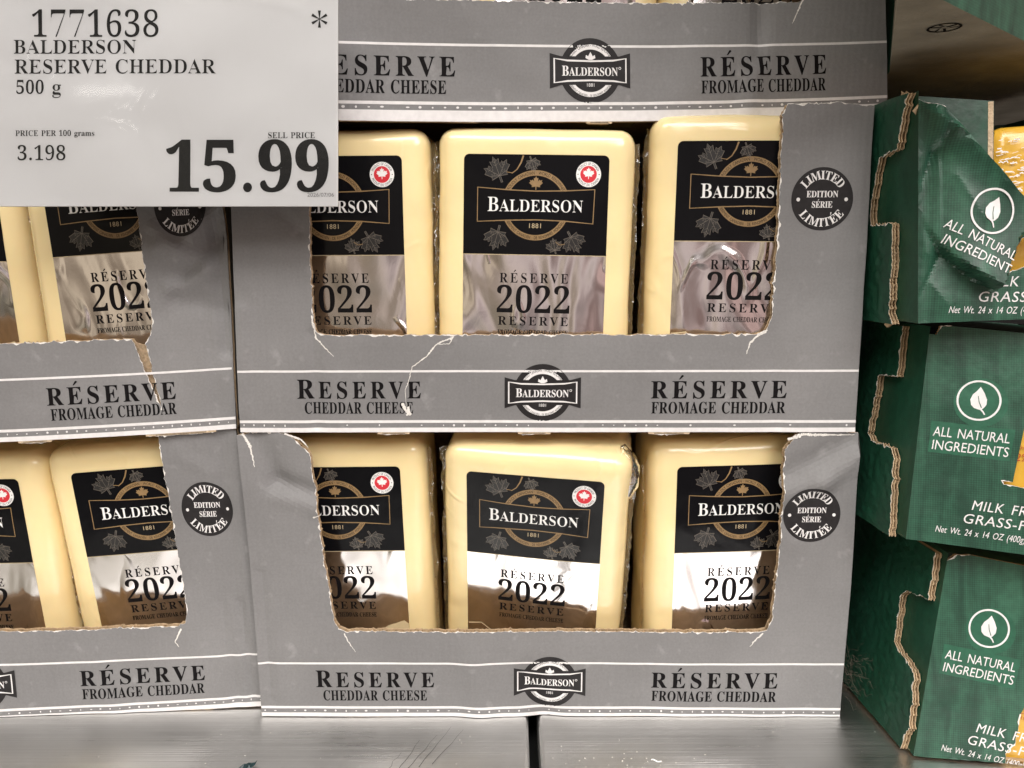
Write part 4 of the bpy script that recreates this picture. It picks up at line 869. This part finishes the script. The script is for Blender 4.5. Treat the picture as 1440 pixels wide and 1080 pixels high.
def cheese(key, pose, label, seed):
    root = empty('cheese_block', label, 'cheese block', pose[:3], pose[3:], 'vacuum packed cheddar blocks')
    f = block_face(seed); A = label_art()
    V, Fc = rounded_block(seed); mesh('body', V, Fc, M['cheese'], root, smooth=True)
    mp = lambda x, z, off: (x / 1000, (f(x, z) - off - .12) / 1000, z / 1000)
    fo = A['foil'].build('label', M['foil'], root, mp, 0)
    fo.data.polygons.foreach_set('use_smooth', [True] * len(fo.data.polygons))
    A['black'].build('black_panel', M['label_black'], fo, mp, .05)
    A['edge'].build('panel_edge', M['gold_pale'], fo, mp, .08)
    cm = lambda n, L: combo(n, [(b, M[m], o) for b, m, o in L], fo, mp)
    cm('leaf_print', A['leaves']); cm('ring_mark', A['ring'])
    A['name'].build('brand_lettering', M['label_white'], fo, mp, .22)
    A['year'].build('year_lettering', M['gold_pale'], fo, mp, .14)
    cm('origin_badge', A['origin'])
    A['text'].build('lettering', M['ink'], fo, mp, .10)
    cm('wedge_picture', A['picture'])
    film_seam(1, seed, root); film_seam(-1, seed + 3, root)
    return root
PO = {'mid_C': [0.0117, 0.00772, 0.28592, -0.0015, 0.01836, -0.03708], 'mid_L': [-0.08713, 0.01184, 0.2858, 0.01624, -0.00411, -0.03821], 'mid_R': [0.11359, 0.00787, 0.29231, -0.01068, 0.01039, -0.09773], 'bot_C': [0.01139, -0.00084, 0.13091, 0.20138, 0.0414, -0.14006], 'bot_L': [-0.09205, 0.01429, 0.1315, 0.08501, -0.01817, -0.03939], 'bot_R': [0.11864, 0.01244, 0.13302, 0.03885, -0.01329, 0.06885], 'lmid_R': [-0.19628, 0.01641, 0.28703, -0.01365, -0.07049, -0.03409], 'lmid_L': [-0.29152, 0.02092, 0.28258, 0.07623, -0.00291, 0.07298], 'lbot_R': [-0.1944, 0.01785, 0.12997, 0.06326, -0.06963, 0.06901], 'lbot_L': [-0.29038, 0.01676, 0.12382, 0.06809, -0.02934, -0.04686], 'g_bot': [0.19296, -0.03354, 0.00143, -0.16609, 0.13852, -0.15461], 'g_mid': [0.18319, -0.028, 0.10859, -0.13963, 0.06109, -0.24435], 'g_top': [0.1776, -0.0327, 0.2092, -0.06981, -0.05236, -0.12217]}
cheese('mid_C', PO['mid_C'], 'cheese block in the middle of the upper middle carton, full label in view, standing straight', 1)
cheese('mid_L', PO['mid_L'], 'cheese block beside the price card, left one in the upper middle carton, foil yellowish', 2)
cheese('mid_R', PO['mid_R'], 'cheese block at the right of the upper middle carton, label end hidden by its board', 3)
cheese('bot_C', PO['bot_C'], 'cheese block leaning forward and tilted clockwise in the middle of the lower middle carton', 4)
cheese('bot_L', PO['bot_L'], 'left cheese block in the lower middle carton, beginning of its name hidden', 5)
cheese('bot_R', PO['bot_R'], 'right cheese block in the lower middle carton, end of its label hidden', 6)
cheese('lmid_R', PO['lmid_R'], 'slanting cheese block below the price card, right one in the ripped left carton', 7)
cheese('lmid_L', PO['lmid_L'], 'cheese block cut by the left picture edge, in the ripped carton below the price card', 8)
cheese('lbot_R', PO['lbot_R'], 'slanting cheese block in the bottom left carton with its name cut off by board', 9)
cheese('lbot_L', PO['lbot_L'], 'cheese block cut by the left picture edge in the bottom left carton, red badge visible', 10)
for i, (x, lab) in enumerate(((-.075, 'cheese block in the topmost carton, above the price card corner'), (.026, 'cheese block in the topmost carton, behind the brand mark'), (.123, 'cheese block in the topmost carton, right one, foil label above the creased front'))):
    cheese('top', (x, .030 + .07 * (x - .02), .307 + .1285, 0, R(1.5 * (i - 1)), R(4)), lab, 20 + i)
# a puffed corner of loose film on the leaning block
def film_puff():
    V = []; Fc = []; n = 14
    for i in range(n + 1):
        for j in range(n + 1):
            a = math.pi * i / n; b_ = math.pi * (j / n - .5)
            r = 1 + .16 * noise.noise((i * .5, j * .5, 4))
            V.append(((41 + 11 * math.sin(a) * math.cos(b_) * r) / 1000, (12 + 9 * math.sin(a) * math.sin(b_) * r) / 1000, (-2 + 16 * math.cos(a) * r) / 1000))
    for i in range(n):
        for j in range(n): p = i * (n + 1) + j; Fc.append((p, p + 1, p + n + 2, p + n + 1))
    root = [o for o in bpy.data.objects if o.get('label', '').startswith('cheese block leaning')][0]
    mesh('film_flap', V, Fc, M['film_thin'], root, smooth=True)
film_puff()

# ---------------------------------------------------------------- green cartons
DL = Vector((-.05, 1, 0))
def green_frame(pose):
    A = Vector(pose[:3]); Rm = Euler(pose[3:], 'XYZ').to_matrix()
    return A, Rm @ Vector((1, 0, 0)), Rm @ Vector((0, 0, 1)), Rm @ Vector((0, -1, 0))
def ingredient_mark(b, cx, cz, r=9.2, rot=0, sq=1.0):
    """white ring with a leaf, centred at cx,cz"""
    ring = B().arc(0, 0, r - .85, r, 0, 360, 56)
    L = [(0.2, 6.3), (2.0, 3.6), (3.3, .8), (3.3, -1.6), (2.2, -3.4), (.9, -4.2)]
    Lf = [(-1.6, -3.6), (-3.0, -2.2), (-3.5, .2), (-2.6, 2.6), (-1.0, 4.4)]
    leaf = B().poly(L + Lf); stem = B().stroke([(.9, -3.6), (2.2, -4.9), (3.0, -6.2)], .8, w2=.5)
    for q in (ring, leaf, stem):
        c, s = math.cos(R(rot)), math.sin(R(rot))
        b.add([(cx + (x * c - z * s) * sq, cz + x * s + z * c) for x, z in q.v], q.f)
    return b
def leaf_vein(cx, cz, rot=0):
    c, s = math.cos(R(rot)), math.sin(R(rot))
    return B().stroke([(cx + x * c - z * s, cz + x * s + z * c) for x, z in ((-.4, 2.0), (.2, -.6), (1.4, -3.2))], .28, w2=.4)
def green_carton(key, label, front, flap, seed, tear=None, draw=True, hump=None, patch=True):
    A, ex, ez, nf = green_frame(PO[key])
    root = empty('green_carton', label, 'carton', A, (0, 0, 0), 'green cartons of yellow packs')
    e3 = ez; nl = DL.cross(e3).normalized() * -1
    if nl.x > 0: nl = -nl
    hump = hump or (lambda u, v: 0)
    def cl(p): w = p + A; return (p.x, p.y, max(p.z, .0012 - A.z))
    def fm(u, v, off):
        d = .9 * noise.noise((u * .02, v * .02, seed)) + .25 * noise.noise((u * .07, v * .07, seed + 2)) + hump(u, v)
        k = min(1, max(0, u / 6))
        return cl((ex * u + ez * v + nf * (off + d * k)) / 1000)
    def lm(s, t, off):
        return cl((DL * s + e3 * t + nl * (off + .4 * noise.noise((s * .03, t * .03, seed + 5)) * min(1, s / 6))) / 1000)
    fp = board('front_panel', front, fm, 2.6, root, M['green'], M['kraft'], seed, amp=.25, lam=3.4, grid=1.2 if key == 'g_top' else 2.8)
    # inner tab running round the corner, then the cut outer flap over it
    tab = [(0, 0), (132, 0), (132, 99), (0, 99)]
    b = fine(tab, 6); b.build('side_panel', M['green_side'], root, lambda s, t, o: lm(s, t, o), -.1)
    board('side_flap', flap, lambda s, t, o: lm(s, t, o + 3.6 + .5 * noise.noise((s * .3, t * .3, seed))), 3.3, root, M['green_side'], M['kraft'], seed + 3, lam=3.7, amp=.6, layers=2, ext=7)
    # back, top and far side, seen from other places only
    q = lambda u, s, t: cl((ex * u + DL * s + e3 * t) / 1000)
    mesh('back_panel', [q(0, 132, 0), q(120, 132, 0), q(120, 132, 99), q(0, 132, 99)], [(0, 1, 2, 3)], M['green_side'], root)
    mesh('side_panel', [q(120, 0, 0), q(120, 132, 0), q(120, 132, 99), q(120, 0, 99)], [(0, 1, 2, 3)], M['green_side'], root)
    mesh('base_panel', [q(0, 3, .6), q(120, 3, .6), q(120, 132, .6), q(0, 132, .6)], [(0, 1, 2, 3)], M['kraft'], root)
    if key != 'g_top': mesh('top_panel', [q(2, 3, 98.5), q(120, 4, 98.5), q(120, 132, 98.5), q(0, 132, 98.5)], [(0, 1, 2, 3)], M['green_side'], root)
    return root, fp, fm, lm, (A, ex, ez, nf)
def green_text(fp, fm, dx=0, dz=0, mark=True):
    if mark:
        halo = B().disc(24.3 + dx, 66.2 + dz, 11.2, 40, 11.0); halo.poly([(5 + dx, 41.5 + dz), (38.8 + dx, 41.2 + dz), (39.5 + dx, 55.5 + dz), (5 + dx, 56 + dz)])
        halo.build('plain_patch', M['green_patch'], fp, fm, .08)
        b = ingredient_mark(B(), 23.4 + dx, 67.2 + dz)
        combo('leaf_mark', [(b, M['white_ink'], .14), (leaf_vein(23.4 + dx, 67.2 + dz), M['green_patch'], .18)], fp, fm)
        t = B(); text(t, 'ALL NATURAL', 6.2 + dx, 49.2 + dz, 4.3, font='sans', ox=.05, width=31.5, slant=.06); text(t, 'INGREDIENTS', 6.0 + dx, 43.0 + dz, 4.3, font='sans', ox=.05, width=32, slant=.06)
        t.build('lettering', M['white_ink'], fp, fm, .16)
    t = B(); text(t, 'MILK FROM', 25.4 + dx, 17.3 + dz, 4.3, font='sans', ox=.05, slant=.16, sp=.25, width=32); text(t, 'GRASS-FED', 22.4 + dx, 10.9 + dz, 4.3, font='sans', ox=.05, slant=.16, sp=.25, width=34)
    text(t, 'Net Wt. 24 x 14 OZ (400g)', 11.7 + dx, 5.2 + dz, 2.9, font='sans', ox=.004, slant=.16, width=37)
    t.build('lettering', M['white_ink'], fp, fm, .16)
def pack(frame, u0, u1, v0, v1, y0, label, seed, words=()):
    """a plump yellow film pack standing inside a green carton"""
    A, ex, ez, nf = frame
    root = empty('yellow_pack', label, 'food pack', A, (0, 0, 0), 'yellow packs in the green cartons')
    hx, hz, hy, r = (u1 - u0) / 2, (v1 - v0) / 2, 20, 5
    V = []; Fc = []; n = 14; idx = {}
    def vert(i, j, k):
        if (i, j, k) in idx: return idx[(i, j, k)]
        p = Vector((hx * (2 * i / n - 1), hy * (2 * j / n - 1), hz * (2 * k / n - 1)))
        q = Vector((max(-hx + r, min(hx - r, p.x)), max(-hy + r, min(hy - r, p.y)), max(-hz + r, min(hz - r, p.z))))
        d = p - q
        if d.length > 1e-6: p = q + d.normalized() * r * min(1, max(abs(d.x), abs(d.y), abs(d.z)) / r)
        p.y += .6 * noise.noise((p.x * .12, p.z * .12, seed))
        w = (ex * (u0 + hx + p.x) + ez * (v0 + hz + p.z) - nf * (y0 + hy + p.y)) / 1000
        idx[(i, j, k)] = len(V); V.append((w.x, w.y, w.z)); return idx[(i, j, k)]
    for a in range(n):
        for b in range(n):
            for f in ((lambda i, k: (i, 0, k)), (lambda i, k: (i, n, k)), (lambda i, k: (0, i, k)), (lambda i, k: (n, i, k)), (lambda i, k: (i, k, 0)), (lambda i, k: (i, k, n))):
                Fc.append((vert(*f(a, b)), vert(*f(a + 1, b)), vert(*f(a + 1, b + 1)), vert(*f(a, b + 1))))
    body = mesh('body', V, Fc, M['yellow'], root, smooth=True)
    mp = lambda u, v, off: tuple((ex * u + ez * v + nf * (off - y0 + .8)) / 1000)
    if words:
        t = B()
        for s, u, v, c in words: text(t, s, u, v, c, font='sans', ox=.04, slant=.1)
        t.build('lettering', M['red_dark'], body, mp, .1)
    return root, body, mp
FL = {'g_mid': [(132, -1, 0), (132, 97, 0), (16.3, 97.5, 1), (15.8, 73.3, 1), (32.2, 71.5, 1), (36.3, 41.0, 1), (31.5, 37.8, 1), (13.8, 39.2, 1), (11.3, 36.1, 1), (7.3, -1.7, 0)],
      'g_top': [(132, -1, 0), (132, 98, 0), (20, 99, 0), (1.5, 98.5, 1), (3.7, 95.0, 1), (10, 76.7, 1), (24.9, 74.4, 1), (33, 50.4, 1), (32.4, 43.7, 1), (13.8, 43.5, 1), (16.9, 3.7, 1), (13.9, -1.4, 0)],
      'g_bot': [(78, 1, 1), (66, 20, 1), (76, 30, 1), (94, 38, 1), (132, 44, 0), (132, 97, 0), (4.3, 97.2, 1), (3.5, 74.2, 1), (20.1, 71.8, 1), (24.8, 68.6, 1), (24.3, 43.0, 1), (19.9, 41.2, 1), (4.1, 37.7, 1), (1.7, 12.8, 1), (4.9, 0, 0)]}
r, fp, fm, lm, fr = green_carton('g_mid', 'green carton in the middle of the green stack, leaf mark upright, flap cut in steps',
    [(0, 0, 0), (115, 0, 0), (115, 27, 0), (60, 29, 1), (37.5, 30.5, 1), (36.5, 32.2, 1), (41.0, 32.0, 0), (43.2, 60, 0), (47, 99, 0), (9, 100, 1), (4.5, 99.6, 1), (3.2, 95.5, 0), (0, 95.5, 0)], FL['g_mid'], 41)
green_text(fp, fm)
pack(fr, 36, 112, 2, 92, 4.0, 'yellow pack behind the middle green carton, only a sliver showing at the picture edge', 61, (('CHEESE', 42.0, 47, 1.6), ('2% MILK', 41.8, 41.6, 3.4)))
r, fp, fm, lm, fr = green_carton('g_bot', 'green carton at the bottom of the green stack on the shelf, tilted, torn lower corner',
    [(0, 0, 0), (36, 0, 1), (41, 4, 1), (40, 10, 1), (43.5, 16, 1), (43.6, 30, 0), (47, 40, 0), (56, 99, 0), (10, 100, 1), (4, 99, 1), (0, 95.5, 0)], FL['g_bot'], 52)
green_text(fp, fm)
pack(fr, 34, 110, 2, 60, 4.5, 'yellow pack behind the bottom green carton, red words at its torn window', 62, (('EE', 46.5, 33.5, 2.2), ('CHEESE', 44.6, 29.2, 2.4), ('PRODUCT', 43.8, 26.4, 1.8)))
# the crushed top carton: its front has a ridge and a slack fold that runs down to the right
def crush(u, v):
    """a slack flap whose lower edge stands off the panel below it, with a ridge along its upper edge"""
    ss = lambda a, b, x: (lambda t: t * t * (3 - 2 * t))(max(0, min(1, (x - a) / (b - a))))
    C = [(-3, 58), (-1, 52), (3, 41), (7, 33.5), (12, 27.5), (20, 20.5), (31, 13.0), (60, -6)]
    cv = 58
    for (x0, z0), (x1, z1) in zip(C, C[1:]):
        if x0 <= u <= x1: cv = z0 + (z1 - z0) * (u - x0) / (x1 - x0)
    s = (v - cv) * (.55 if u < 9 else .8)
    left = ((v - 13.0) * (40 - 31) - (u - 31) * (34 - 13.0)) / 22.9          # mm to the left of the flap's torn end
    y = 10.5 * ss(-2, 24, u) * ss(-.9, 1.3, s) * math.exp(-max(s, 0) / 30) * ss(-.9, .9, left)
    g = lambda x0, z0, x1, z1, a, w: a * math.exp(-segdist((u, v), (x0, z0), (x1, z1)) / w)
    y += g(2, 91, 13, 81, 5.0, 6) + g(13, 81, 33, 60, 5.5, 6.5) - g(-1, 54, 6, 72, 4.0, 3.2) - g(6, 72, 13, 84, 1.6, 3)
    y += g(0, 46, 3, 30, 2.2, 2.6) - g(9, 29, -2, 6, 2.6, 3) + g(3, 20, 12, 8, 1.2, 5) + g(14, 62, 24, 44, 1.2, 5)
    return y
r, fp, fm, lm, fr = green_carton('g_top', 'green carton at the top of the green stack with its crushed and folded front panel',
    [(0, 0, 0), (115, 0, 0), (115, 22, 0), (50, 24, 1), (42, 22, 1), (36.5, 20, 1), (34.2, 20.6, 1), (36.5, 26.5, 1), (40, 34, 1), (60, 40, 1), (60, 46, 1), (42.4, 49.6, 0), (33.9, 58, 0), (24.7, 68.4, 0), (17.3, 77.8, 0), (13.5, 83, 0), (9.5, 90.4, 1), (2.4, 93.5, 1), (0, 95.4, 0), (0, 50, 0)], FL['g_top'], 63, hump=crush)
mk = B(); ingredient_mark(mk, 27.4, 46.0, 9.6, -24, .92)
combo('leaf_mark', [(mk, M['white_ink'], .35), (leaf_vein(27.4, 46.0, -24), M['green_patch'], .45)], fp, fm)
t = B(); text(t, 'ALL NATURAL', 8.6, 40.8, 4.0, font='sans', ox=.045, width=31, rot=-31); text(t, 'INGREDIENTS', 7.4, 34.4, 4.0, font='sans', ox=.045, width=31.5, rot=-31)
t.build('lettering', M['white_ink'], fp, fm, .35)
t = B(); text(t, 'ILK FROM', 32, 14.6, 4.3, font='sans', ox=.05, slant=.16, sp=.25, width=28, rot=-3); text(t, 'GRASS-FED', 24, 8.4, 4.3, font='sans', ox=.05, slant=.16, sp=.25, width=34, rot=-3)
text(t, 'Net Wt. 24 x 14 OZ (400g)', 12, 4.0, 2.9, font='sans', ox=.004, slant=.16, width=37, rot=-3)
t.build('lettering', M['white_ink'], fp, fm, .16)
A_, ex_, ez_, nf_ = fr
bp = lambda u, v, off: tuple((ex_ * u + ez_ * v + nf_ * (off - 9)) / 1000)
board('inner_panel', [(-1, 4, 0), (34.3, 4, 0), (34.3, 94.5, 0), (0, 99.5, 0)], bp, 3, r, M['green_side'], M['kraft'], 71, lam=3.3)
b = B(); b.stroke([(33.2, 40), (33.0, 94.4)], 2.2); b.build('cut_edge', M['kraft_pale'], r, bp, .08)
pk, body, pm = pack((A_, ex_, ez_, nf_), 36, 110, 6, 85, 14, 'yellow pack standing in the crushed top green carton, with crinkled seam and painted glints', 64)
b = B(); rnd = random.Random(5)
for i in range(60):
    u, v = rnd.uniform(37, 48), rnd.uniform(54, 79); b.stroke([(u, v), (u + rnd.uniform(.5, 2.2), v + rnd.uniform(-.4, .5)), (u + rnd.uniform(1, 3), v + rnd.uniform(-.6, .6))], rnd.uniform(.15, .6))
b.build('seam_glints', M['label_white'], body, pm, .2)  # pale strokes: crinkled seam lines and reflections painted on the film

# a further carton lying across the green stack, its kraft underside turned to us
def overhead_carton():
    p0, z, H = Vector((.126, -.100)), .3265, .10
    c = [p0, Vector((.338, .070)), Vector((.365, .215)), Vector((.210, .145)), Vector((.183, .0225))]
    d = (c[1] - p0).normalized(); n = Vector((-d.y, d.x))
    root = empty('green_carton', 'green carton lying crosswise over the green stack, kraft underside and a corner showing', 'carton', (p0.x, p0.y, z), (0, 0, 0), 'green cartons of yellow packs')
    q = lambda v, h: (v.x - p0.x, v.y - p0.y, h)
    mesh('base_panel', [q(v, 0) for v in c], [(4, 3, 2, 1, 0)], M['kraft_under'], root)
    V = [q(v, 0) for v in c] + [q(v, H) for v in c]
    mesh('front_panel', V, [(0, 1, 6, 5)], M['green'], root)
    mesh('side_panel', V, [(1, 2, 7, 6), (3, 4, 9, 8), (2, 3, 8, 7)], M['green_side'], root)
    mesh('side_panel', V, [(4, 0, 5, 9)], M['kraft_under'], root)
    mesh('top_panel', V, [(5, 6, 7, 8, 9)], M['green_side'], root)
    mp = lambda x, y, off: (x / 1000 * d.x + y / 1000 * n.x, x / 1000 * d.y + y / 1000 * n.y, -off / 1000)
    return root, mp
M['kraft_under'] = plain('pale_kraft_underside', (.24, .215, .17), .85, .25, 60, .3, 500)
oc, om = overhead_carton()
RX, RY = 66, 13
b = B(); b.arc(RX, RY, 5.2, 6.2, 0, 360, 30)
for k in range(3):
    a = 120 * k + 20; b.stroke([(RX + 1 * math.cos(R(a)), RY + 1 * math.sin(R(a))), (RX + 5.2 * math.cos(R(a)), RY + 5.2 * math.sin(R(a)))], 1.0)
    b.stroke([(RX + 5 * math.cos(R(a + 40)), RY + 5 * math.sin(R(a + 40))), (RX + 2 * math.cos(R(a + 60)), RY + 2 * math.sin(R(a + 60)))], .7)
b.build('recycling_mark', M['ink'], oc, om, .2)

# ---------------------------------------------------------------- price card
def price_card():
    t0 = .327; f = Vector((0, math.cos(PITCH), -math.sin(PITCH))); up = Vector((0, math.sin(PITCH), math.cos(PITCH)))
    k = t0 / 1060 * 1000                                     # mm per photo unit at the card
    o = Vector(cam_o.location) + f * t0 + Vector((1, 0, 0)) * ((0 - 720) * k / 1000) + up * ((540 - 290) * k / 1000)
    root = empty('price_card', 'grey white price card in a clear sleeve reading 15.99, hung before the left cartons', 'price card', o, (-PITCH, 0, 0))
    W, Hh = 475 * k, 290 * k
    def mp(x, z, off):
        return (x / 1000, (.5 * math.sin(z * .03) * .6 + .35 * noise.noise((x * .02, z * .03, 3)) - off) / 1000, z / 1000)
    b = fine([(-6, 0), (W, 0), (W, Hh + 1.2), (-6, Hh + 1.2)], 4)
    p = b.build('paper', M['card'], root, mp, 0); p.data.polygons.foreach_set('use_smooth', [True] * len(p.data.polygons))
    bb = fine([(-6, 0), (W, 0), (W, Hh + 1.2), (-6, Hh + 1.2)], 6); bb.f = [q[::-1] for q in bb.f]; bb.build('backing', M['card'], root, mp, -.9)
    rim = [(-6, 0), (W, 0), (W, Hh + 1.2), (-6, Hh + 1.2)]
    mesh('edge', [mp(x, z, 0) for x, z in rim] + [mp(x, z, -.9) for x, z in rim], [(0, 4, 5, 1), (1, 5, 6, 2), (2, 6, 7, 3), (3, 7, 4, 0)], M['card'], root)
    sl = fine([(-6, .3), (W - .3, .3), (W - .3, Hh + 1), (-6, Hh + 1)], 4)
    s = sl.build('plastic_sleeve', M['sleeve'], root, mp, .45); s.data.polygons.foreach_set('use_smooth', [True] * len(s.data.polygons))
    def put(b, s, x0, x1, ybase, cap, **kw): text(b, s, x0 * k, (290 - ybase) * k, cap * k, width=(x1 - x0) * k, **kw)
    b = B(); put(b, '1771638', 42, 225, 51.5, 37.5, ox=-14, oy=-3)
    put(b, 'BALDERSON', 18, 192, 75, 19.5, ox=-10); put(b, 'RESERVE CHEDDAR', 19, 303, 103, 20, ox=-10); put(b, '500', 21, 62, 131.5, 19, ox=-9); put(b, 'g', 72, 86, 131.5, 19.5, ox=-9)
    put(b, 'PRICE PER 100', 21, 100, 191, 8, ox=-8); put(b, 'grams', 104, 133, 191, 8, ox=-2); put(b, '3.198', 23, 93, 225, 20.5, ox=-10)
    put(b, 'SELL PRICE', 376, 443, 194, 8.3, ox=-7)
    for a in range(3):
        q = R(90 + 60 * a); c, s_ = math.cos(q), math.sin(q)
        for sg in (1, -1): b.stroke([(449 * k, (290 - 26.5) * k), ((449 + sg * 6 * c) * k, (290 - 26.5 + sg * 6 * s_) * k), ((449 + sg * 12 * c) * k, (290 - 26.5 + sg * 12 * s_) * k)], .5 * k, w2=4.2 * k)
    b.build('lettering', M['card_ink'], p, mp, .12)
    b = B(); put(b, '15.99', 231, 465, 269.5, 71, ox=10); b.build('price_lettering', M['card_ink'], p, mp, .12)
    b = B(); text(b, '2026/07/06', 432 * k, (290 - 276.5) * k, 5.2 * k, font='sans', width=38 * k, xs=1); b.build('date_lettering', M['card_ink_pale'], p, mp, .12)
    # two wire hooks carrying the card
    for x in (12, W - 22):
        V = []; Fc = []; pts = [(x, Hh - 1, -1.6), (x, Hh + 4, -2.2), (x, Hh + 30, -1.0), (x, Hh + 95, 0), (x, Hh + 190, -8), (x, Hh + 196, -18)]
        for (a, z, y) in pts:
            for i in range(6): V.append(((a + .8 * math.cos(i * math.pi / 3)) / 1000, (-y + .8 * math.sin(i * math.pi / 3)) / 1000, z / 1000))
        for i in range(len(pts) - 1):
            for j in range(6): Fc.append((i * 6 + j, i * 6 + (j + 1) % 6, i * 6 + 6 + (j + 1) % 6, i * 6 + 6 + j))
        mesh('wire_hook', V, Fc, M['wire'], root, smooth=True)
price_card()

# ---------------------------------------------------------------- small litter on the shelf
def litter():
    rnd = random.Random(11)
    V = []; Fc = []
    def chip(x, y, s):
        k = len(V); a = rnd.uniform(0, 6.3)
        for i in range(5):
            r = s * rnd.uniform(.5, 1.2); V.append((x + r * math.cos(a + i * 1.256), y + .8 * r * math.sin(a + i * 1.256), .0002))
        V.append((x, y, .0002 + s * .6))
        for i in range(5): Fc.append((k + i, k + (i + 1) % 5, k + 5))
    for i in range(75): chip(rnd.gauss(.0, .12), rnd.uniform(-.055, -.012), rnd.choice((.0002, .0003, .0004)))
    for i in range(26): chip(rnd.gauss(.06, .015), rnd.uniform(-.045, -.028), .0004)
    tag(mesh('paper_crumbs', V, Fc, M['fibre']), 'white paper crumbs scattered over the steel shelf', 'crumbs', kind='stuff')
    # scratches and smears left in the steel
    b = B(); mp = lambda x, y, o: (x / 1000, y / 1000, .00015)
    for x, y, l, a in ((-54, -44, 26, 72), (-50, -43, 30, 66), (-44, -40, 34, 68), (-38, -38, 30, 64), (-60, -46, 18, 70)):
        p = [(x + l * t * math.cos(R(a)) + 1.2 * noise.noise((t * 4, x, 0)), y + l * t * math.sin(R(a))) for t in (0, .2, .4, .6, .8, 1)]
        b.stroke(p, .3, w2=.08)
    tag(b.build('scuff_marks', plain('scuffed_steel', (.09, .09, .088), .6, .3, 300), None, mp, 0), 'dark scuff lines in the steel before the lower middle carton', 'scuffs', kind='stuff')
    # curl of pale scrap and a shred of teal film
    pts = [(.0665 + .0006 * i, -.0355 - .0002 * i + .0002 * math.sin(i), .0004 + .0002 * math.sin(i * .9)) for i in range(9)]
    V = []; Fc = []
    for x, y, z in pts: V += [(x, y, z), (x + .0002, y + .0006, z + .0003)]
    for i in range(8): Fc.append((2 * i, 2 * i + 2, 2 * i + 3, 2 * i + 1))
    tag(mesh('paper_shred', V, Fc, M['label_white']), 'small white paper shred on the steel plate right of the gap', 'scrap')
    V = []; Fc = []
    for i in range(9):
        for j in range(6): V.append((-.1290 + .007 * i / 8 + .001 * j / 5, -.0475 + .006 * j / 5 + .003 * noise.noise((i, 1, 0)) + .004 * i / 8, .0008 + .003 * abs(noise.noise((i * .6, j * .7, 2)))))
    for i in range(8):
        for j in range(5): p = i * 6 + j; Fc.append((p, p + 1, p + 7, p + 6))
    tag(mesh('film_shred', V, Fc, M['teal']), 'crumpled teal film shred on the shelf at the bottom edge', 'scrap')
    # tuft of dusty fibres between grey and green cartons
    V = []; Fc = []
    for i in range(80):
        p = Vector((.182 + rnd.gauss(0, .005), .012 + rnd.gauss(0, .008), .008 + rnd.random() * .020)); d = Vector((rnd.gauss(0, 1), rnd.gauss(0, 1), rnd.gauss(.2, 1))).normalized() * .0016; k = len(V); m = 8
        for j in range(m):
            q = p + d * j + Vector((.002 * noise.noise((i, j * .5, 0)), .002 * noise.noise((i, j * .5, 3)), .002 * noise.noise((i, j * .5, 6)) * 2)); q.z = max(q.z, .0005)
            V += [(q.x, q.y, q.z), (q.x + .00006, q.y, q.z + .00012)]
        for j in range(m - 1): Fc.append((k + 2 * j, k + 2 * j + 2, k + 2 * j + 3, k + 2 * j + 1))
    tag(mesh('dust_tuft', V, Fc, M['dust']), 'brown tuft of dusty fibres in the gap beside the bottom green carton', 'dust')
litter()
